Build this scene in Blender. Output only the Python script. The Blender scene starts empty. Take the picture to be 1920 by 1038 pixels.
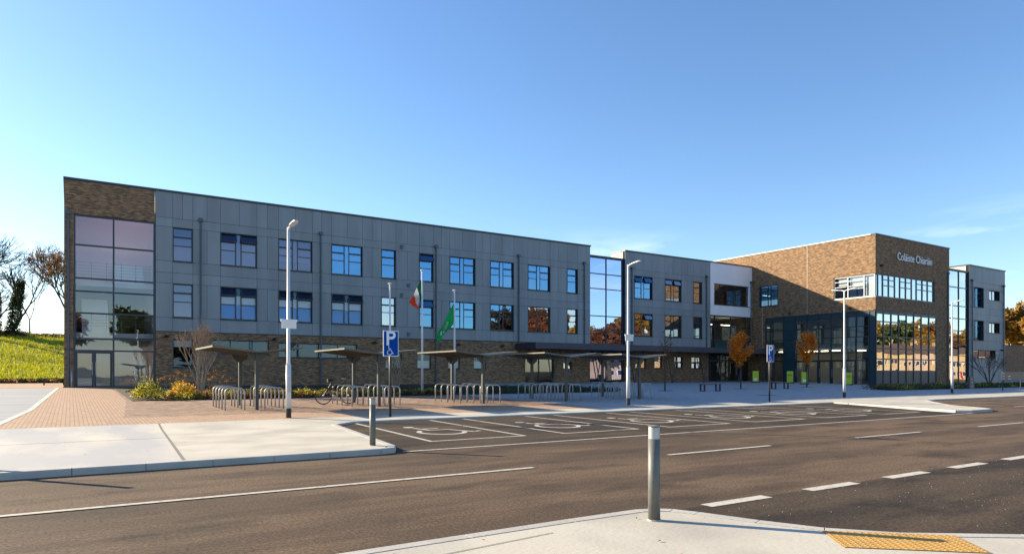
import bpy, bmesh, math, random
from mathutils import Vector, Matrix, noise
random.seed(7)
sc = bpy.context.scene
COL = sc.collection
PI = math.pi
EYE = 1.4                      # eye height above the road surface (z = 0)

# ------------------------------------------------------------------ camera
cam = bpy.data.cameras.new('camera'); camo = bpy.data.objects.new('camera', cam); COL.objects.link(camo)
camo.location = (0, 0, EYE)
camo.rotation_euler = (PI/2, 0, math.radians(57.08-90))
cam.lens = 24; cam.sensor_width = 36; cam.sensor_fit = 'HORIZONTAL'
cam.shift_y = 180/1920; cam.clip_end = 3000; cam.clip_start = .1
sc.camera = camo

# ------------------------------------------------------------------ light
SUN_AZ = (-.6, .8); SUN_EL = math.radians(20.7)
w = bpy.data.worlds.new('World'); sc.world = w; w.use_nodes = True
nt = w.node_tree; nt.nodes.clear()
out = nt.nodes.new('ShaderNodeOutputWorld'); bg = nt.nodes.new('ShaderNodeBackground')
sky = nt.nodes.new('ShaderNodeTexSky'); sky.sky_type = 'NISHITA'; sky.sun_disc = False
sky.sun_elevation = SUN_EL; sky.sun_rotation = math.radians(-36.87)
sky.altitude = 50; sky.air_density = 1.0; sky.dust_density = .28; sky.ozone_density = 2.6
bg.inputs[1].default_value = .096
# thin white cloud banks low over the horizon
tc = nt.nodes.new('ShaderNodeTexCoord'); mp = nt.nodes.new('ShaderNodeMapping')
mp.inputs['Scale'].default_value = (1.6, 1.6, 9)
nz = nt.nodes.new('ShaderNodeTexNoise'); nz.inputs['Scale'].default_value = 2.2; nz.inputs['Detail'].default_value = 7
nz.inputs['Roughness'].default_value = .55
cr = nt.nodes.new('ShaderNodeValToRGB'); cr.color_ramp.elements[0].position = .55; cr.color_ramp.elements[1].position = .74
sp = nt.nodes.new('ShaderNodeSeparateXYZ')
hr = nt.nodes.new('ShaderNodeMapRange'); hr.inputs[1].default_value = .10; hr.inputs[2].default_value = .21
hr.inputs[3].default_value = 1; hr.inputs[4].default_value = 0
mul = nt.nodes.new('ShaderNodeMath'); mul.operation = 'MULTIPLY'
mul2 = nt.nodes.new('ShaderNodeMath'); mul2.operation = 'MULTIPLY'; mul2.inputs[1].default_value = .8
mix = nt.nodes.new('ShaderNodeMix'); mix.data_type = 'RGBA'
L = nt.links.new
L(tc.outputs['Generated'], mp.inputs['Vector']); L(mp.outputs[0], nz.inputs['Vector']); L(nz.outputs[0], cr.inputs[0])
L(tc.outputs['Generated'], sp.inputs[0]); L(sp.outputs[2], hr.inputs[0])
L(cr.outputs[0], mul.inputs[0]); L(hr.outputs[0], mul.inputs[1]); L(mul.outputs[0], mul2.inputs[0])
hsv = nt.nodes.new('ShaderNodeHueSaturation'); hsv.inputs['Saturation'].default_value = 1.12; hsv.inputs['Hue'].default_value = .504; L(sky.outputs[0], hsv.inputs['Color'])
L(mul2.outputs[0], mix.inputs[0]); L(hsv.outputs[0], mix.inputs[6]); mix.inputs[7].default_value = (8.2, 8.4, 8.9, 1)
L(mix.outputs[2], bg.inputs[0]); L(bg.outputs[0], out.inputs[0])

sl = bpy.data.lights.new('sun', 'SUN'); sl.energy = 5; sl.angle = math.radians(.55); sl.color = (1, .84, .60)
so = bpy.data.objects.new('sun', sl); COL.objects.link(so)
sd = Vector((SUN_AZ[0]*math.cos(SUN_EL), SUN_AZ[1]*math.cos(SUN_EL), math.sin(SUN_EL)))
so.rotation_euler = sd.to_track_quat('Z', 'Y').to_euler(); so.location = (-30, 40, 60)
vs = sc.view_settings; vs.view_transform = 'Standard'; vs.look = 'None'; vs.gamma = 1; vs.exposure = 1.35

# ------------------------------------------------------------------ materials
def mat(name, col, rough=.7, metal=0, spec=.5, var=.0, vscale=3, vdetail=4, bump=0, bscale=40, emit=None, es=0, island=0, col2=None, vthr=(.35, .65), stretch=None):
    m = bpy.data.materials.new(name); m.use_nodes = True; t = m.node_tree; p = t.nodes['Principled BSDF']
    p.inputs['Base Color'].default_value = (*col, 1); p.inputs['Roughness'].default_value = rough
    p.inputs['Metallic'].default_value = metal; p.inputs['Specular IOR Level'].default_value = spec
    if emit:
        p.inputs['Emission Color'].default_value = (*emit, 1); p.inputs['Emission Strength'].default_value = es
    ge = t.nodes.new('ShaderNodeNewGeometry'); last = None
    if var or col2:
        n = t.nodes.new('ShaderNodeTexNoise'); n.inputs['Scale'].default_value = vscale; n.inputs['Detail'].default_value = vdetail
        src = ge.outputs['Position']
        if stretch:
            mm = t.nodes.new('ShaderNodeMapping'); mm.inputs['Scale'].default_value = stretch
            t.links.new(src, mm.inputs[0]); src = mm.outputs[0]
        t.links.new(src, n.inputs['Vector'])
        r = t.nodes.new('ShaderNodeMapRange'); r.inputs[1].default_value = vthr[0]; r.inputs[2].default_value = vthr[1]
        t.links.new(n.outputs[0], r.inputs[0])
        mx = t.nodes.new('ShaderNodeMix'); mx.data_type = 'RGBA'
        a = col; b = col2 if col2 else tuple(c*(1-var) for c in col)
        mx.inputs[6].default_value = (*a, 1); mx.inputs[7].default_value = (*b, 1)
        t.links.new(r.outputs[0], mx.inputs[0]); last = mx.outputs[2]
    if island:
        mr = t.nodes.new('ShaderNodeMapRange'); mr.inputs[3].default_value = 1-island; mr.inputs[4].default_value = 1+island
        t.links.new(ge.outputs['Random Per Island'], mr.inputs[0])
        hs = t.nodes.new('ShaderNodeHueSaturation'); hs.inputs['Color'].default_value = (*col, 1)
        if last: t.links.new(last, hs.inputs['Color'])
        t.links.new(mr.outputs[0], hs.inputs['Value']); last = hs.outputs[0]
    if last: t.links.new(last, p.inputs['Base Color'])
    if bump:
        n2 = t.nodes.new('ShaderNodeTexNoise'); n2.inputs['Scale'].default_value = bscale; n2.inputs['Detail'].default_value = 3
        t.links.new(ge.outputs['Position'], n2.inputs['Vector'])
        bp = t.nodes.new('ShaderNodeBump'); bp.inputs['Strength'].default_value = bump; bp.inputs['Distance'].default_value = .02
        t.links.new(n2.outputs[0], bp.inputs['Height']); t.links.new(bp.outputs[0], p.inputs['Normal'])
    return m

def brickmat(name, c1, c2, mortar, bw=.225, bh=.075, ms=.010, horiz=False, bump=.3, rough=.85, rnd=.5, big=None, rot=0):
    m = bpy.data.materials.new(name); m.use_nodes = True; t = m.node_tree; p = t.nodes['Principled BSDF']
    p.inputs['Roughness'].default_value = rough; p.inputs['Specular IOR Level'].default_value = .25
    ge = t.nodes.new('ShaderNodeNewGeometry'); s = t.nodes.new('ShaderNodeSeparateXYZ'); t.links.new(ge.outputs['Position'], s.inputs[0])
    c = t.nodes.new('ShaderNodeCombineXYZ')
    if horiz:
        t.links.new(s.outputs[0], c.inputs[0]); t.links.new(s.outputs[1], c.inputs[1])
    else:
        a = t.nodes.new('ShaderNodeMath'); t.links.new(s.outputs[0], a.inputs[0]); t.links.new(s.outputs[1], a.inputs[1])
        t.links.new(a.outputs[0], c.inputs[0]); t.links.new(s.outputs[2], c.inputs[1])
    src = c.outputs[0]
    if rot:
        mm = t.nodes.new('ShaderNodeMapping'); mm.inputs['Rotation'].default_value = (0, 0, rot); t.links.new(src, mm.inputs[0]); src = mm.outputs[0]
    b = t.nodes.new('ShaderNodeTexBrick'); b.inputs['Scale'].default_value = 1
    b.inputs['Brick Width'].default_value = bw; b.inputs['Row Height'].default_value = bh; b.inputs['Mortar Size'].default_value = ms
    b.inputs['Color1'].default_value = (*c1, 1); b.inputs['Color2'].default_value = (*c2, 1); b.inputs['Mortar'].default_value = (*mortar, 1)
    b.inputs['Bias'].default_value = 0; t.links.new(src, b.inputs['Vector'])
    # patches and streaks of darker bricks
    mp2 = t.nodes.new('ShaderNodeMapping'); mp2.inputs['Scale'].default_value = (1.6, 9, 1) if not horiz else (1.2, 3.5, 1)
    t.links.new(c.outputs[0], mp2.inputs[0])
    n = t.nodes.new('ShaderNodeTexNoise'); n.inputs['Scale'].default_value = 1.2; n.inputs['Detail'].default_value = 8; n.inputs['Roughness'].default_value = .7
    t.links.new(mp2.outputs[0], n.inputs['Vector'])
    r = t.nodes.new('ShaderNodeMapRange'); r.inputs[1].default_value = .35; r.inputs[2].default_value = .68
    r.inputs[3].default_value = 1+rnd*.45; r.inputs[4].default_value = 1-rnd
    t.links.new(n.outputs[0], r.inputs[0])
    hs = t.nodes.new('ShaderNodeHueSaturation'); t.links.new(b.outputs[0], hs.inputs['Color']); t.links.new(r.outputs[0], hs.inputs['Value'])
    t.links.new(hs.outputs[0], p.inputs['Base Color'])
    if bump:
        bp = t.nodes.new('ShaderNodeBump'); bp.inputs['Strength'].default_value = bump; bp.inputs['Distance'].default_value = .01; bp.invert = True
        t.links.new(b.outputs['Fac'], bp.inputs['Height']); t.links.new(bp.outputs[0], p.inputs['Normal'])
    return m

def glassmat(name, refl=.25, tint=(.62, .7, .74), gcol=(.9, .95, 1), wob=.0):
    m = bpy.data.materials.new(name); m.use_nodes = True; t = m.node_tree; t.nodes.clear()
    o = t.nodes.new('ShaderNodeOutputMaterial'); mx = t.nodes.new('ShaderNodeMixShader')
    tr = t.nodes.new('ShaderNodeBsdfTransparent'); tr.inputs[0].default_value = (*tint, 1)
    gl = t.nodes.new('ShaderNodeBsdfGlossy'); gl.inputs['Color'].default_value = (*gcol, 1); gl.inputs['Roughness'].default_value = .0
    lw = t.nodes.new('ShaderNodeFresnel'); lw.inputs['IOR'].default_value = 1.5
    mr = t.nodes.new('ShaderNodeMapRange'); mr.inputs[1].default_value = .04; mr.inputs[2].default_value = 1
    mr.inputs[3].default_value = refl; mr.inputs[4].default_value = 1
    t.links.new(lw.outputs[0], mr.inputs[0]); t.links.new(mr.outputs[0], mx.inputs[0])
    if wob:
        ge = t.nodes.new('ShaderNodeNewGeometry'); n = t.nodes.new('ShaderNodeTexNoise'); n.inputs['Scale'].default_value = .8; n.inputs['Detail'].default_value = 1
        t.links.new(ge.outputs['Position'], n.inputs['Vector'])
        bp = t.nodes.new('ShaderNodeBump'); bp.inputs['Strength'].default_value = wob; bp.inputs['Distance'].default_value = .02
        t.links.new(n.outputs[0], bp.inputs['Height']); t.links.new(bp.outputs[0], gl.inputs['Normal'])
    t.links.new(tr.outputs[0], mx.inputs[1]); t.links.new(gl.outputs[0], mx.inputs[2]); t.links.new(mx.outputs[0], o.inputs[0])
    return m

M = {}
M['brick'] = brickmat('dark_brown_brick', (.40, .235, .115), (.120, .078, .052), (.18, .13, .09), rnd=.42)
M['clad'] = mat('grey_cladding', (.245, .275, .295), .5, spec=.4, island=.07, var=.16, vscale=.9, vdetail=7, stretch=(1.6, 1.6, .22))
M['clad_pale'] = mat('pale_cladding', (.26, .27, .28), .5, spec=.4, island=.04, var=.06, vscale=.5)
M['joint'] = mat('joint_dark', (.012, .014, .018), .9)
M['render'] = mat('white_render', (.86, .86, .90), .8, var=.05, vscale=.6)
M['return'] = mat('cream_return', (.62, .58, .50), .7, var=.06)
M['alu'] = mat('anthracite_aluminium', (.022, .030, .042), .42, spec=.5)
M['alu_b'] = mat('blue_grey_aluminium', (.060, .085, .115), .4, spec=.5)
M['teal'] = mat('teal_spandrel', (.016, .050, .066), .38, spec=.4)
M['fascia'] = mat('plum_grey_fascia', (.040, .040, .058), .4, spec=.4)
M['coping'] = mat('coping_metal', (.03, .037, .048), .45)
M['coping_l'] = mat('pale_coping', (.55, .53, .5), .5)
M['glass'] = glassmat('window_glass', .40, tint=(.30, .42, .52), gcol=(.20, .46, .78))
M['glass_m'] = glassmat('mauve_glass', .26, tint=(.34, .36, .44), gcol=(.34, .38, .52))
M['glass_b'] = glassmat('low_reflecting_glass', .10, tint=(.92, .94, .96), gcol=(.28, .42, .60))
M['glass_n'] = glassmat('neutral_glass', .38, tint=(.40, .46, .5), gcol=(.85, .9, 1))
M['glass_l'] = glassmat('blue_coated_glass', .62, tint=(.25, .32, .40), gcol=(.50, .62, .95), wob=.1)
M['glass_c'] = glassmat('coated_glass', .62, tint=(.32, .42, .46), gcol=(.80, .84, .88), wob=.14)
M['glass_s'] = glassmat('stair_glass', .12, tint=(.88, .88, .92), gcol=(.9, .93, 1), wob=.1)
M['glass_d'] = glassmat('foyer_glass', .12, tint=(.78, .84, .86), gcol=(.85, .93, 1))
M['blind'] = mat('white_blind', (.85, .85, .88), .8)
M['bluepanel'] = mat('blue_panel', (.012, .26, .80), .4)
M['room'] = mat('room_wall', (.32, .30, .31), .9)
M['room_d'] = mat('room_dark', (.36, .34, .30), .9)
M['room_p'] = mat('stair_pink', (.85, .50, .48), .9)
M['room_w'] = mat('stair_white', (.75, .74, .72), .8)
M['slab'] = mat('slab_white', (.6, .6, .6), .8)
M['roof'] = mat('roof_membrane', (.18, .19, .2), .8)
M['lit'] = mat('lit_tube', (.9, .85, .6), .5, emit=(1, .86, .55), es=3.2)
M['steel'] = mat('brushed_steel', (.36, .37, .38), .38, metal=.6, var=.15, vscale=5)
M['galv'] = mat('galvanised_steel', (.42, .43, .44), .5, metal=.35, var=.15, vscale=6)
M['white'] = mat('white_paint', (.72, .72, .74), .4, var=.05, vscale=5)
M['lampbody'] = mat('lamp_column_paint', (.62, .62, .63), .42, var=.08, vscale=3)
M['black'] = mat('black_paint', (.012, .012, .014), .5)
M['post'] = mat('grey_green_post', (.045, .047, .046), .45, var=.15, vscale=4)
M['bollard'] = mat('grey_bollard', (.13, .135, .125), .52, metal=.0, var=.12, vscale=8)
M['pblue'] = mat('sign_blue', (.0, .060, .33), .6, spec=.08)
M['signwhite'] = mat('sign_white', (.78, .8, .85), .4)
M['shelter'] = mat('shelter_steel', (.11, .10, .08), .45, metal=.3)
M['shelterroof'] = mat('shelter_roof_sheet', (.030, .036, .046), .45, metal=.1)
M['concrete'] = mat('pale_concrete', (.51, .475, .395), .85, col2=(.33, .31, .265), vscale=.8, vdetail=12, bump=.15, bscale=25, vthr=(.40, .74))
M['concrete_g'] = mat('grey_concrete', (.36, .36, .36), .85, col2=(.52, .485, .41), vscale=.5, vdetail=8, bump=.15, bscale=25, stretch=(1.3, .35, 1), vthr=(.45, .60))
M['kerb'] = mat('kerb_stone', (.46, .44, .40), .85, var=.18, vscale=2, bump=.2, bscale=30)
M['joint_l'] = mat('joint_seal', (.16, .15, .13), .9)
M['edging'] = mat('pale_edging', (.6, .57, .5), .85)
M['tactile'] = mat('tactile_yellow', (.50, .285, .07), .8, var=.12, vscale=8)
M['line'] = mat('road_paint', (.54, .50, .43), .75, col2=(.26, .23, .19), vscale=14, vdetail=10, vthr=(.48, .78))
M['pavers'] = brickmat('pink_pavers', (.50, .33, .215), (.40, .265, .175), (.22, .16, .12), .20, .10, .008, True, .15, rnd=.12, rot=PI/2)
M['pavers_m'] = brickmat('mottled_pavers', (.50, .33, .22), (.20, .14, .11), (.18, .13, .10), .20, .10, .008, True, .15, rnd=.48)
M['plaza'] = brickmat('grey_pavers', (.43, .42, .42), (.34, .335, .34), (.22, .22, .22), .40, .20, .008, True, .1, rnd=.12)
M['greypath'] = mat('grey_path', (.33, .34, .35), .8, col2=(.26, .27, .28), vscale=.6, vdetail=6, stretch=(.4, 3, 1))
M['soil'] = mat('bark_mulch', (.05, .030, .018), .95, var=.5, vscale=14, bump=.6, bscale=18)
M['yellow'] = mat('aboard_lime', (.42, .52, .01), .45)
M['wood'] = mat('bench_timber', (.10, .07, .045), .6, var=.3, vscale=8)
M['bark'] = mat('bark', (.075, .058, .042), .9, var=.4, vscale=8, bump=.5, bscale=20)
M['bark_p'] = mat('pale_bark', (.36, .29, .21), .85, var=.3, vscale=10)
M['ivy'] = mat('ivy_leaf', (.035, .05, .010), .6, island=.5)
M['leaf_o'] = mat('amber_leaf', (.85, .30, .008), .6, island=.4)
M['leaf_b'] = mat('brown_leaf', (.22, .10, .022), .7, island=.5)
M['leaf_oak'] = mat('golden_oak_leaf', (.30, .16, .016), .7, island=.55)
M['leaf_y'] = mat('yellow_green_leaf', (.44, .38, .02), .6, island=.4)
M['leaf_g'] = mat('green_leaf', (.055, .085, .012), .6, island=.5)
M['leaf_dg'] = mat('dark_leaf', (.030, .045, .012), .6, island=.5)
M['leaf_r'] = mat('rust_leaf', (.16, .05, .015), .7, island=.5)
M['grassb'] = mat('grass_blade', (.34, .34, .010), .7, island=.4)
M['grass'] = mat('grass_bank', (.30, .29, .008), .9, col2=(.13, .125, .008), vscale=.35, vdetail=9, vthr=(.4, .7), bump=.6, bscale=6)
M['green'] = mat('flag_green', (.0, .50, .13), .7)
M['dgreen'] = mat('flag_dark_green', (.0, .17, .08), .7)
M['flagwhite'] = mat('flag_white', (.75, .74, .74), .7)
M['orange'] = mat('flag_orange', (.85, .12, .015), .7)
M['signpanel'] = mat('sign_panel_grey', (.045, .055, .065), .4)
M['housewall'] = mat('reflected_render', (.50, .37, .21), .85, col2=(.42, .27, .15), vscale=.25)
M['housepink'] = mat('reflected_pink_render', (.50, .34, .25), .85, var=.15, vscale=.3)
M['roofslate'] = mat('brown_roof_tile', (.10, .065, .05), .8, var=.25, vscale=2)
M['rubber'] = mat('tyre', (.012, .012, .012), .7)
M['bikeframe'] = mat('bicycle_paint', (.012, .012, .02), .4)
M['red'] = mat('red_plastic', (.35, .02, .015), .5)
M['hill'] = mat('far_field', (.10, .10, .03), .95, var=.4, vscale=.03)

def asphalt(name, base, warm, dark):
    m = bpy.data.materials.new(name); m.use_nodes = True; t = m.node_tree; p = t.nodes['Principled BSDF']
    p.inputs['Roughness'].default_value = .85; p.inputs['Specular IOR Level'].default_value = .15
    ge = t.nodes.new('ShaderNodeNewGeometry')
    def noi(s, d, st=(1, 1, 1), r=.6):
        mm = t.nodes.new('ShaderNodeMapping'); mm.inputs['Scale'].default_value = st; t.links.new(ge.outputs['Position'], mm.inputs[0])
        n = t.nodes.new('ShaderNodeTexNoise'); n.inputs['Scale'].default_value = s; n.inputs['Detail'].default_value = d; n.inputs['Roughness'].default_value = r
        t.links.new(mm.outputs[0], n.inputs['Vector']); return n.outputs[0]
    def rng(o, a, b):
        r = t.nodes.new('ShaderNodeMapRange'); r.inputs[1].default_value = a; r.inputs[2].default_value = b; t.links.new(o, r.inputs[0]); return r.outputs[0]
    def mx(f, a, b):
        x = t.nodes.new('ShaderNodeMix'); x.data_type = 'RGBA'; t.links.new(f, x.inputs[0])
        for i, c in ((6, a), (7, b)):
            if isinstance(c, tuple): x.inputs[i].default_value = (*c, 1)
            else: t.links.new(c, x.inputs[i])
        return x.outputs[2]
    c = mx(rng(noi(.45, 6, (.35, 1.6, 1)), .44, .57), base, warm)          # tyre-polished lanes along the road
    c = mx(rng(noi(.9, 9, (.5, 1.3, 1)), .50, .68), c, dark)
    sp_ = noi(30, 7, r=.88)
    g1 = t.nodes.new('ShaderNodeMix'); g1.data_type = 'RGBA'; g1.blend_type = 'MULTIPLY'; g1.inputs[0].default_value = .85
    t.links.new(c, g1.inputs[6])
    r = t.nodes.new('ShaderNodeMapRange'); r.inputs[1].default_value = .35; r.inputs[2].default_value = .65; r.inputs[1].default_value = .38; r.inputs[2].default_value = .62; r.inputs[3].default_value = .2; r.inputs[4].default_value = 2.0
    t.links.new(sp_, r.inputs[0]); t.links.new(r.outputs[0], g1.inputs[7])
    t.links.new(g1.outputs[2], p.inputs['Base Color'])
    bp = t.nodes.new('ShaderNodeBump'); bp.inputs['Strength'].default_value = .5; bp.inputs['Distance'].default_value = .008
    t.links.new(noi(70, 3), bp.inputs['Height']); t.links.new(bp.outputs[0], p.inputs['Normal'])
    return m
M['asphalt'] = asphalt('worn_asphalt', (.084, .059, .039), (.130, .089, .056), (.046, .034, .025))
M['asphalt_n'] = asphalt('newer_asphalt', (.044, .034, .024), (.075, .055, .036), (.028, .022, .017))

def leafy(name, k=.45):
    m = M[name]; t = m.node_tree; p = t.nodes['Principled BSDF']; o = t.nodes['Material Output']
    tr = t.nodes.new('ShaderNodeBsdfTranslucent'); mx = t.nodes.new('ShaderNodeMixShader'); mx.inputs[0].default_value = k
    l = [x for x in t.links if x.to_socket == p.inputs['Base Color']]
    if l: t.links.new(l[0].from_socket, tr.inputs[0])
    else: tr.inputs[0].default_value = p.inputs['Base Color'].default_value
    t.links.new(p.outputs[0], mx.inputs[1]); t.links.new(tr.outputs[0], mx.inputs[2]); t.links.new(mx.outputs[0], o.inputs[0])
for k_ in ('leaf_o', 'leaf_b', 'leaf_oak', 'leaf_y', 'leaf_g', 'leaf_dg', 'leaf_r', 'grassb', 'ivy', 'green', 'flagwhite', 'orange', 'dgreen'): leafy(k_)

# ------------------------------------------------------------------ mesh helpers
def org(o):
    v = Vector((0, 0, 0))
    while o: v += o.location; o = o.parent
    return v
class MB:
    def __init__(s): s.v = []; s.f = []; s.m = []
    def poly(s, pts, m=0):
        i = len(s.v); s.v += [tuple(p) for p in pts]; s.f.append(tuple(range(i, i+len(pts)))); s.m.append(m)
    def box(s, x0, x1, y0, y1, z0, z1, m=0):
        i = len(s.v); s.v += [(x, y, z) for z in (z0, z1) for y in (y0, y1) for x in (x0, x1)]
        for f in ((0, 2, 3, 1), (4, 5, 7, 6), (0, 1, 5, 4), (2, 6, 7, 3), (0, 4, 6, 2), (1, 3, 7, 5)):
            s.f.append(tuple(i+k for k in f)); s.m.append(m)
    def prism(s, pts, dvec, m=0):
        n = len(pts); i = len(s.v); d = Vector(dvec)
        s.v += [tuple(p) for p in pts] + [tuple(Vector(p)+d) for p in pts]
        s.f.append(tuple(range(i+n-1, i-1, -1))); s.m.append(m); s.f.append(tuple(range(i+n, i+2*n))); s.m.append(m)
        for k in range(n): s.f.append((i+k, i+(k+1) % n, i+n+(k+1) % n, i+n+k)); s.m.append(m)
    def tube(s, pts, rad, n=8, m=0, cap=True):
        pts = [Vector(p) for p in pts]
        if not hasattr(rad, '__len__'): rad = [rad]*len(pts)
        up = None; rings = []
        for k, p in enumerate(pts):
            t = (pts[min(k+1, len(pts)-1)]-pts[max(k-1, 0)]).normalized()
            if up is None:
                up = t.orthogonal().normalized()
            up = (up - t*up.dot(t))
            up = up.normalized() if up.length > 1e-5 else t.orthogonal().normalized()
            b = t.cross(up); i = len(s.v)
            s.v += [tuple(p+(up*math.cos(2*PI*j/n)+b*math.sin(2*PI*j/n))*rad[k]) for j in range(n)]; rings.append(i)
        for a, c in zip(rings, rings[1:]):
            for j in range(n): s.f.append((a+j, a+(j+1) % n, c+(j+1) % n, c+j)); s.m.append(m)
        if cap:
            s.f.append(tuple(rings[0]+j for j in range(n-1, -1, -1))); s.m.append(m)
            s.f.append(tuple(rings[-1]+j for j in range(n))); s.m.append(m)
    def leaf(s, c, sz, m=0, flat=False):
        a = Vector((random.gauss(0, 1), random.gauss(0, 1), random.gauss(0, 1))).normalized(); b = a.orthogonal().normalized()
        c = Vector(c); w_ = sz*random.uniform(.35, .6); l = sz*random.uniform(.7, 1.2)
        s.poly((c-a*l*.5, c+b*w_*.5, c+a*l*.5, c-b*w_*.5), m)
    def build(s, name, mats, parent=None, smooth=False, local=False):
        if not isinstance(mats, (list, tuple)): mats = [mats]
        me = bpy.data.meshes.new(name)
        if parent: o0 = Vector((0, 0, 0)) if local else org(parent)
        elif local: o0 = Vector((0, 0, 0))
        else:
            xs = [v[0] for v in s.v]; ys = [v[1] for v in s.v]; zs = [v[2] for v in s.v]
            o0 = Vector(((min(xs)+max(xs))/2, (min(ys)+max(ys))/2, min(zs)))
        me.from_pydata([(v[0]-o0[0], v[1]-o0[1], v[2]-o0[2]) for v in s.v], [], s.f); me.update()
        for mt in mats: me.materials.append(mt)
        me.polygons.foreach_set('material_index', s.m)
        if smooth: me.polygons.foreach_set('use_smooth', [True]*len(s.f))
        o = bpy.data.objects.new(name, me); COL.objects.link(o)
        if parent: o.parent = parent
        else: o.location = o0
        return o
def tag(o, label=None, cat=None, group=None, kind=None):
    if label: o['label'] = label
    if cat: o['category'] = cat
    if group: o['group'] = group
    if kind: o['kind'] = kind
    return o
def empty(name, loc, rz=0):
    o = bpy.data.objects.new(name, None); COL.objects.link(o); o.location = loc; o.rotation_euler = (0, 0, rz); o.empty_display_size = .3; return o
def copy_tree(o, parent=None):
    c = o.copy(); COL.objects.link(c); c.parent = parent
    for ch in list(o.children): copy_tree(ch, c)
    return c
def struct(name, mb, mt, **k): return tag(mb.build(name, mt, **k), kind='structure')

# planes of the school: u along the wall, z up, d outwards
class Plane:
    def __init__(s, axis, c): s.a = axis; s.c = c
    def p(s, u, z, d=0):
        return (u, s.c-d, z) if s.a == 'S' else (s.c-d, u, z)
    def box(s, mb, u0, u1, z0, z1, d0, d1, m=0):
        a = s.p(u0, z0, d0); b = s.p(u1, z1, d1)
        mb.box(min(a[0], b[0]), max(a[0], b[0]), min(a[1], b[1]), max(a[1], b[1]), z0, z1, m)
    def wall(s, mb, u0, u1, z0, z1, holes=(), th=.35, m=0, d=0):
        us = sorted({u0, u1} | {h for H in holes for h in H[:2] if u0 < h < u1}); zs = sorted({z0, z1} | {h for H in holes for h in H[2:4] if z0 < h < z1})
        def solid(i, j):
            if i < 0 or j < 0 or i >= len(us)-1 or j >= len(zs)-1: return False
            cu = (us[i]+us[i+1])/2; cz = (zs[j]+zs[j+1])/2
            return not any(H[0] < cu < H[1] and H[2] < cz < H[3] for H in holes)
        for i in range(len(us)-1):
            for j in range(len(zs)-1):
                if not solid(i, j): continue
                a, b, c, e = us[i], us[i+1], zs[j], zs[j+1]
                mb.poly([s.p(a, c, d), s.p(b, c, d), s.p(b, e, d), s.p(a, e, d)], m)
                mb.poly([s.p(a, c, d-th), s.p(a, e, d-th), s.p(b, e, d-th), s.p(b, c, d-th)], m)
                if not solid(i-1, j): mb.poly([s.p(a, c, d), s.p(a, e, d), s.p(a, e, d-th), s.p(a, c, d-th)], m)
                if not solid(i+1, j): mb.poly([s.p(b, c, d), s.p(b, c, d-th), s.p(b, e, d-th), s.p(b, e, d)], m)
                if not solid(i, j-1): mb.poly([s.p(a, c, d), s.p(a, c, d-th), s.p(b, c, d-th), s.p(b, c, d)], m)
                if not solid(i, j+1): mb.poly([s.p(a, e, d), s.p(b, e, d), s.p(b, e, d-th), s.p(a, e, d-th)], m)
    def pane(s, mb, u0, u1, z0, z1, d, tilt=.004, m=0):
        t1 = random.uniform(-tilt, tilt)*(z1-z0); t2 = random.uniform(-tilt, tilt)*(u1-u0)
        mb.poly([s.p(u0, z0, d), s.p(u1, z0, d+t2), s.p(u1, z1, d+t2+t1), s.p(u0, z1, d+t1)], m)
MAIN = Plane('S', 47.2); FRONT = Plane('S', 33.9); SIDE = Plane('W', 61.05)

def zg(Y):                                 # the forecourt rises gently from the kerb to the school
    if Y < 11.0: return .095
    if Y < 18.4: return .095+(Y-11)*(.05-.095)/7.4
    if Y < 47.2: return .05+(Y-18.4)*.0178
    return .563

def sheet(mb, pts, dz, m=0, step=2.0):     # a ground polygon cut along Y so that it follows the slope
    bm = bmesh.new(); vs_ = [bm.verts.new((x, y, 0)) for x, y in pts]; bm.faces.new(vs_)
    ys = [p[1] for p in pts]
    for c in (18.4, 47.2):
        if min(ys) < c < max(ys):
            bmesh.ops.bisect_plane(bm, geom=bm.verts[:]+bm.edges[:]+bm.faces[:], plane_co=(0, c, 0), plane_no=(0, 1, 0))
    bmesh.ops.triangulate(bm, faces=bm.faces[:])
    for f in bm.faces:
        q = [(v.co.x, v.co.y, zg(v.co.y)+dz) for v in f.verts]
        n = (Vector(q[1])-Vector(q[0])).cross(Vector(q[2])-Vector(q[0]))
        if n.z < 0: q.reverse()
        mb.poly(q, m)
    bm.free()

# ================================================================== GROUND
g = MB(); N = 40                                              # base ground to the horizon
g.poly([(-900, -900, -.06), (1200, -900, -.06), (1200, 1200, -.06), (-900, 1200, -.06)])
struct('ground', g, M['hill'])
g = MB(); g.poly([(-60, -60, 0), (170, -60, 0), (170, 18.8, 0), (-60, 18.8, 0)]); struct('road', g, M['asphalt'])
# newer dark tarmac of the side road mouth and of the parking lane
g = MB(); g.poly([(5.0, 4.95, .004), (5.4, 3.6, .004), (5.87, 3.05, .004), (9, .4, .004), (20, -9, .004), (70, -9, .004), (70, 4.95, .004)])
struct('side_road', g, M['asphalt_n'])
g = MB(); g.poly([(4.9, 11.35, .004), (26.4, 11.35, .004), (29.8, 18.5, .004), (5.9, 18.5, .004)])
struct('parking_lane', g, M['asphalt_n'])

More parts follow.
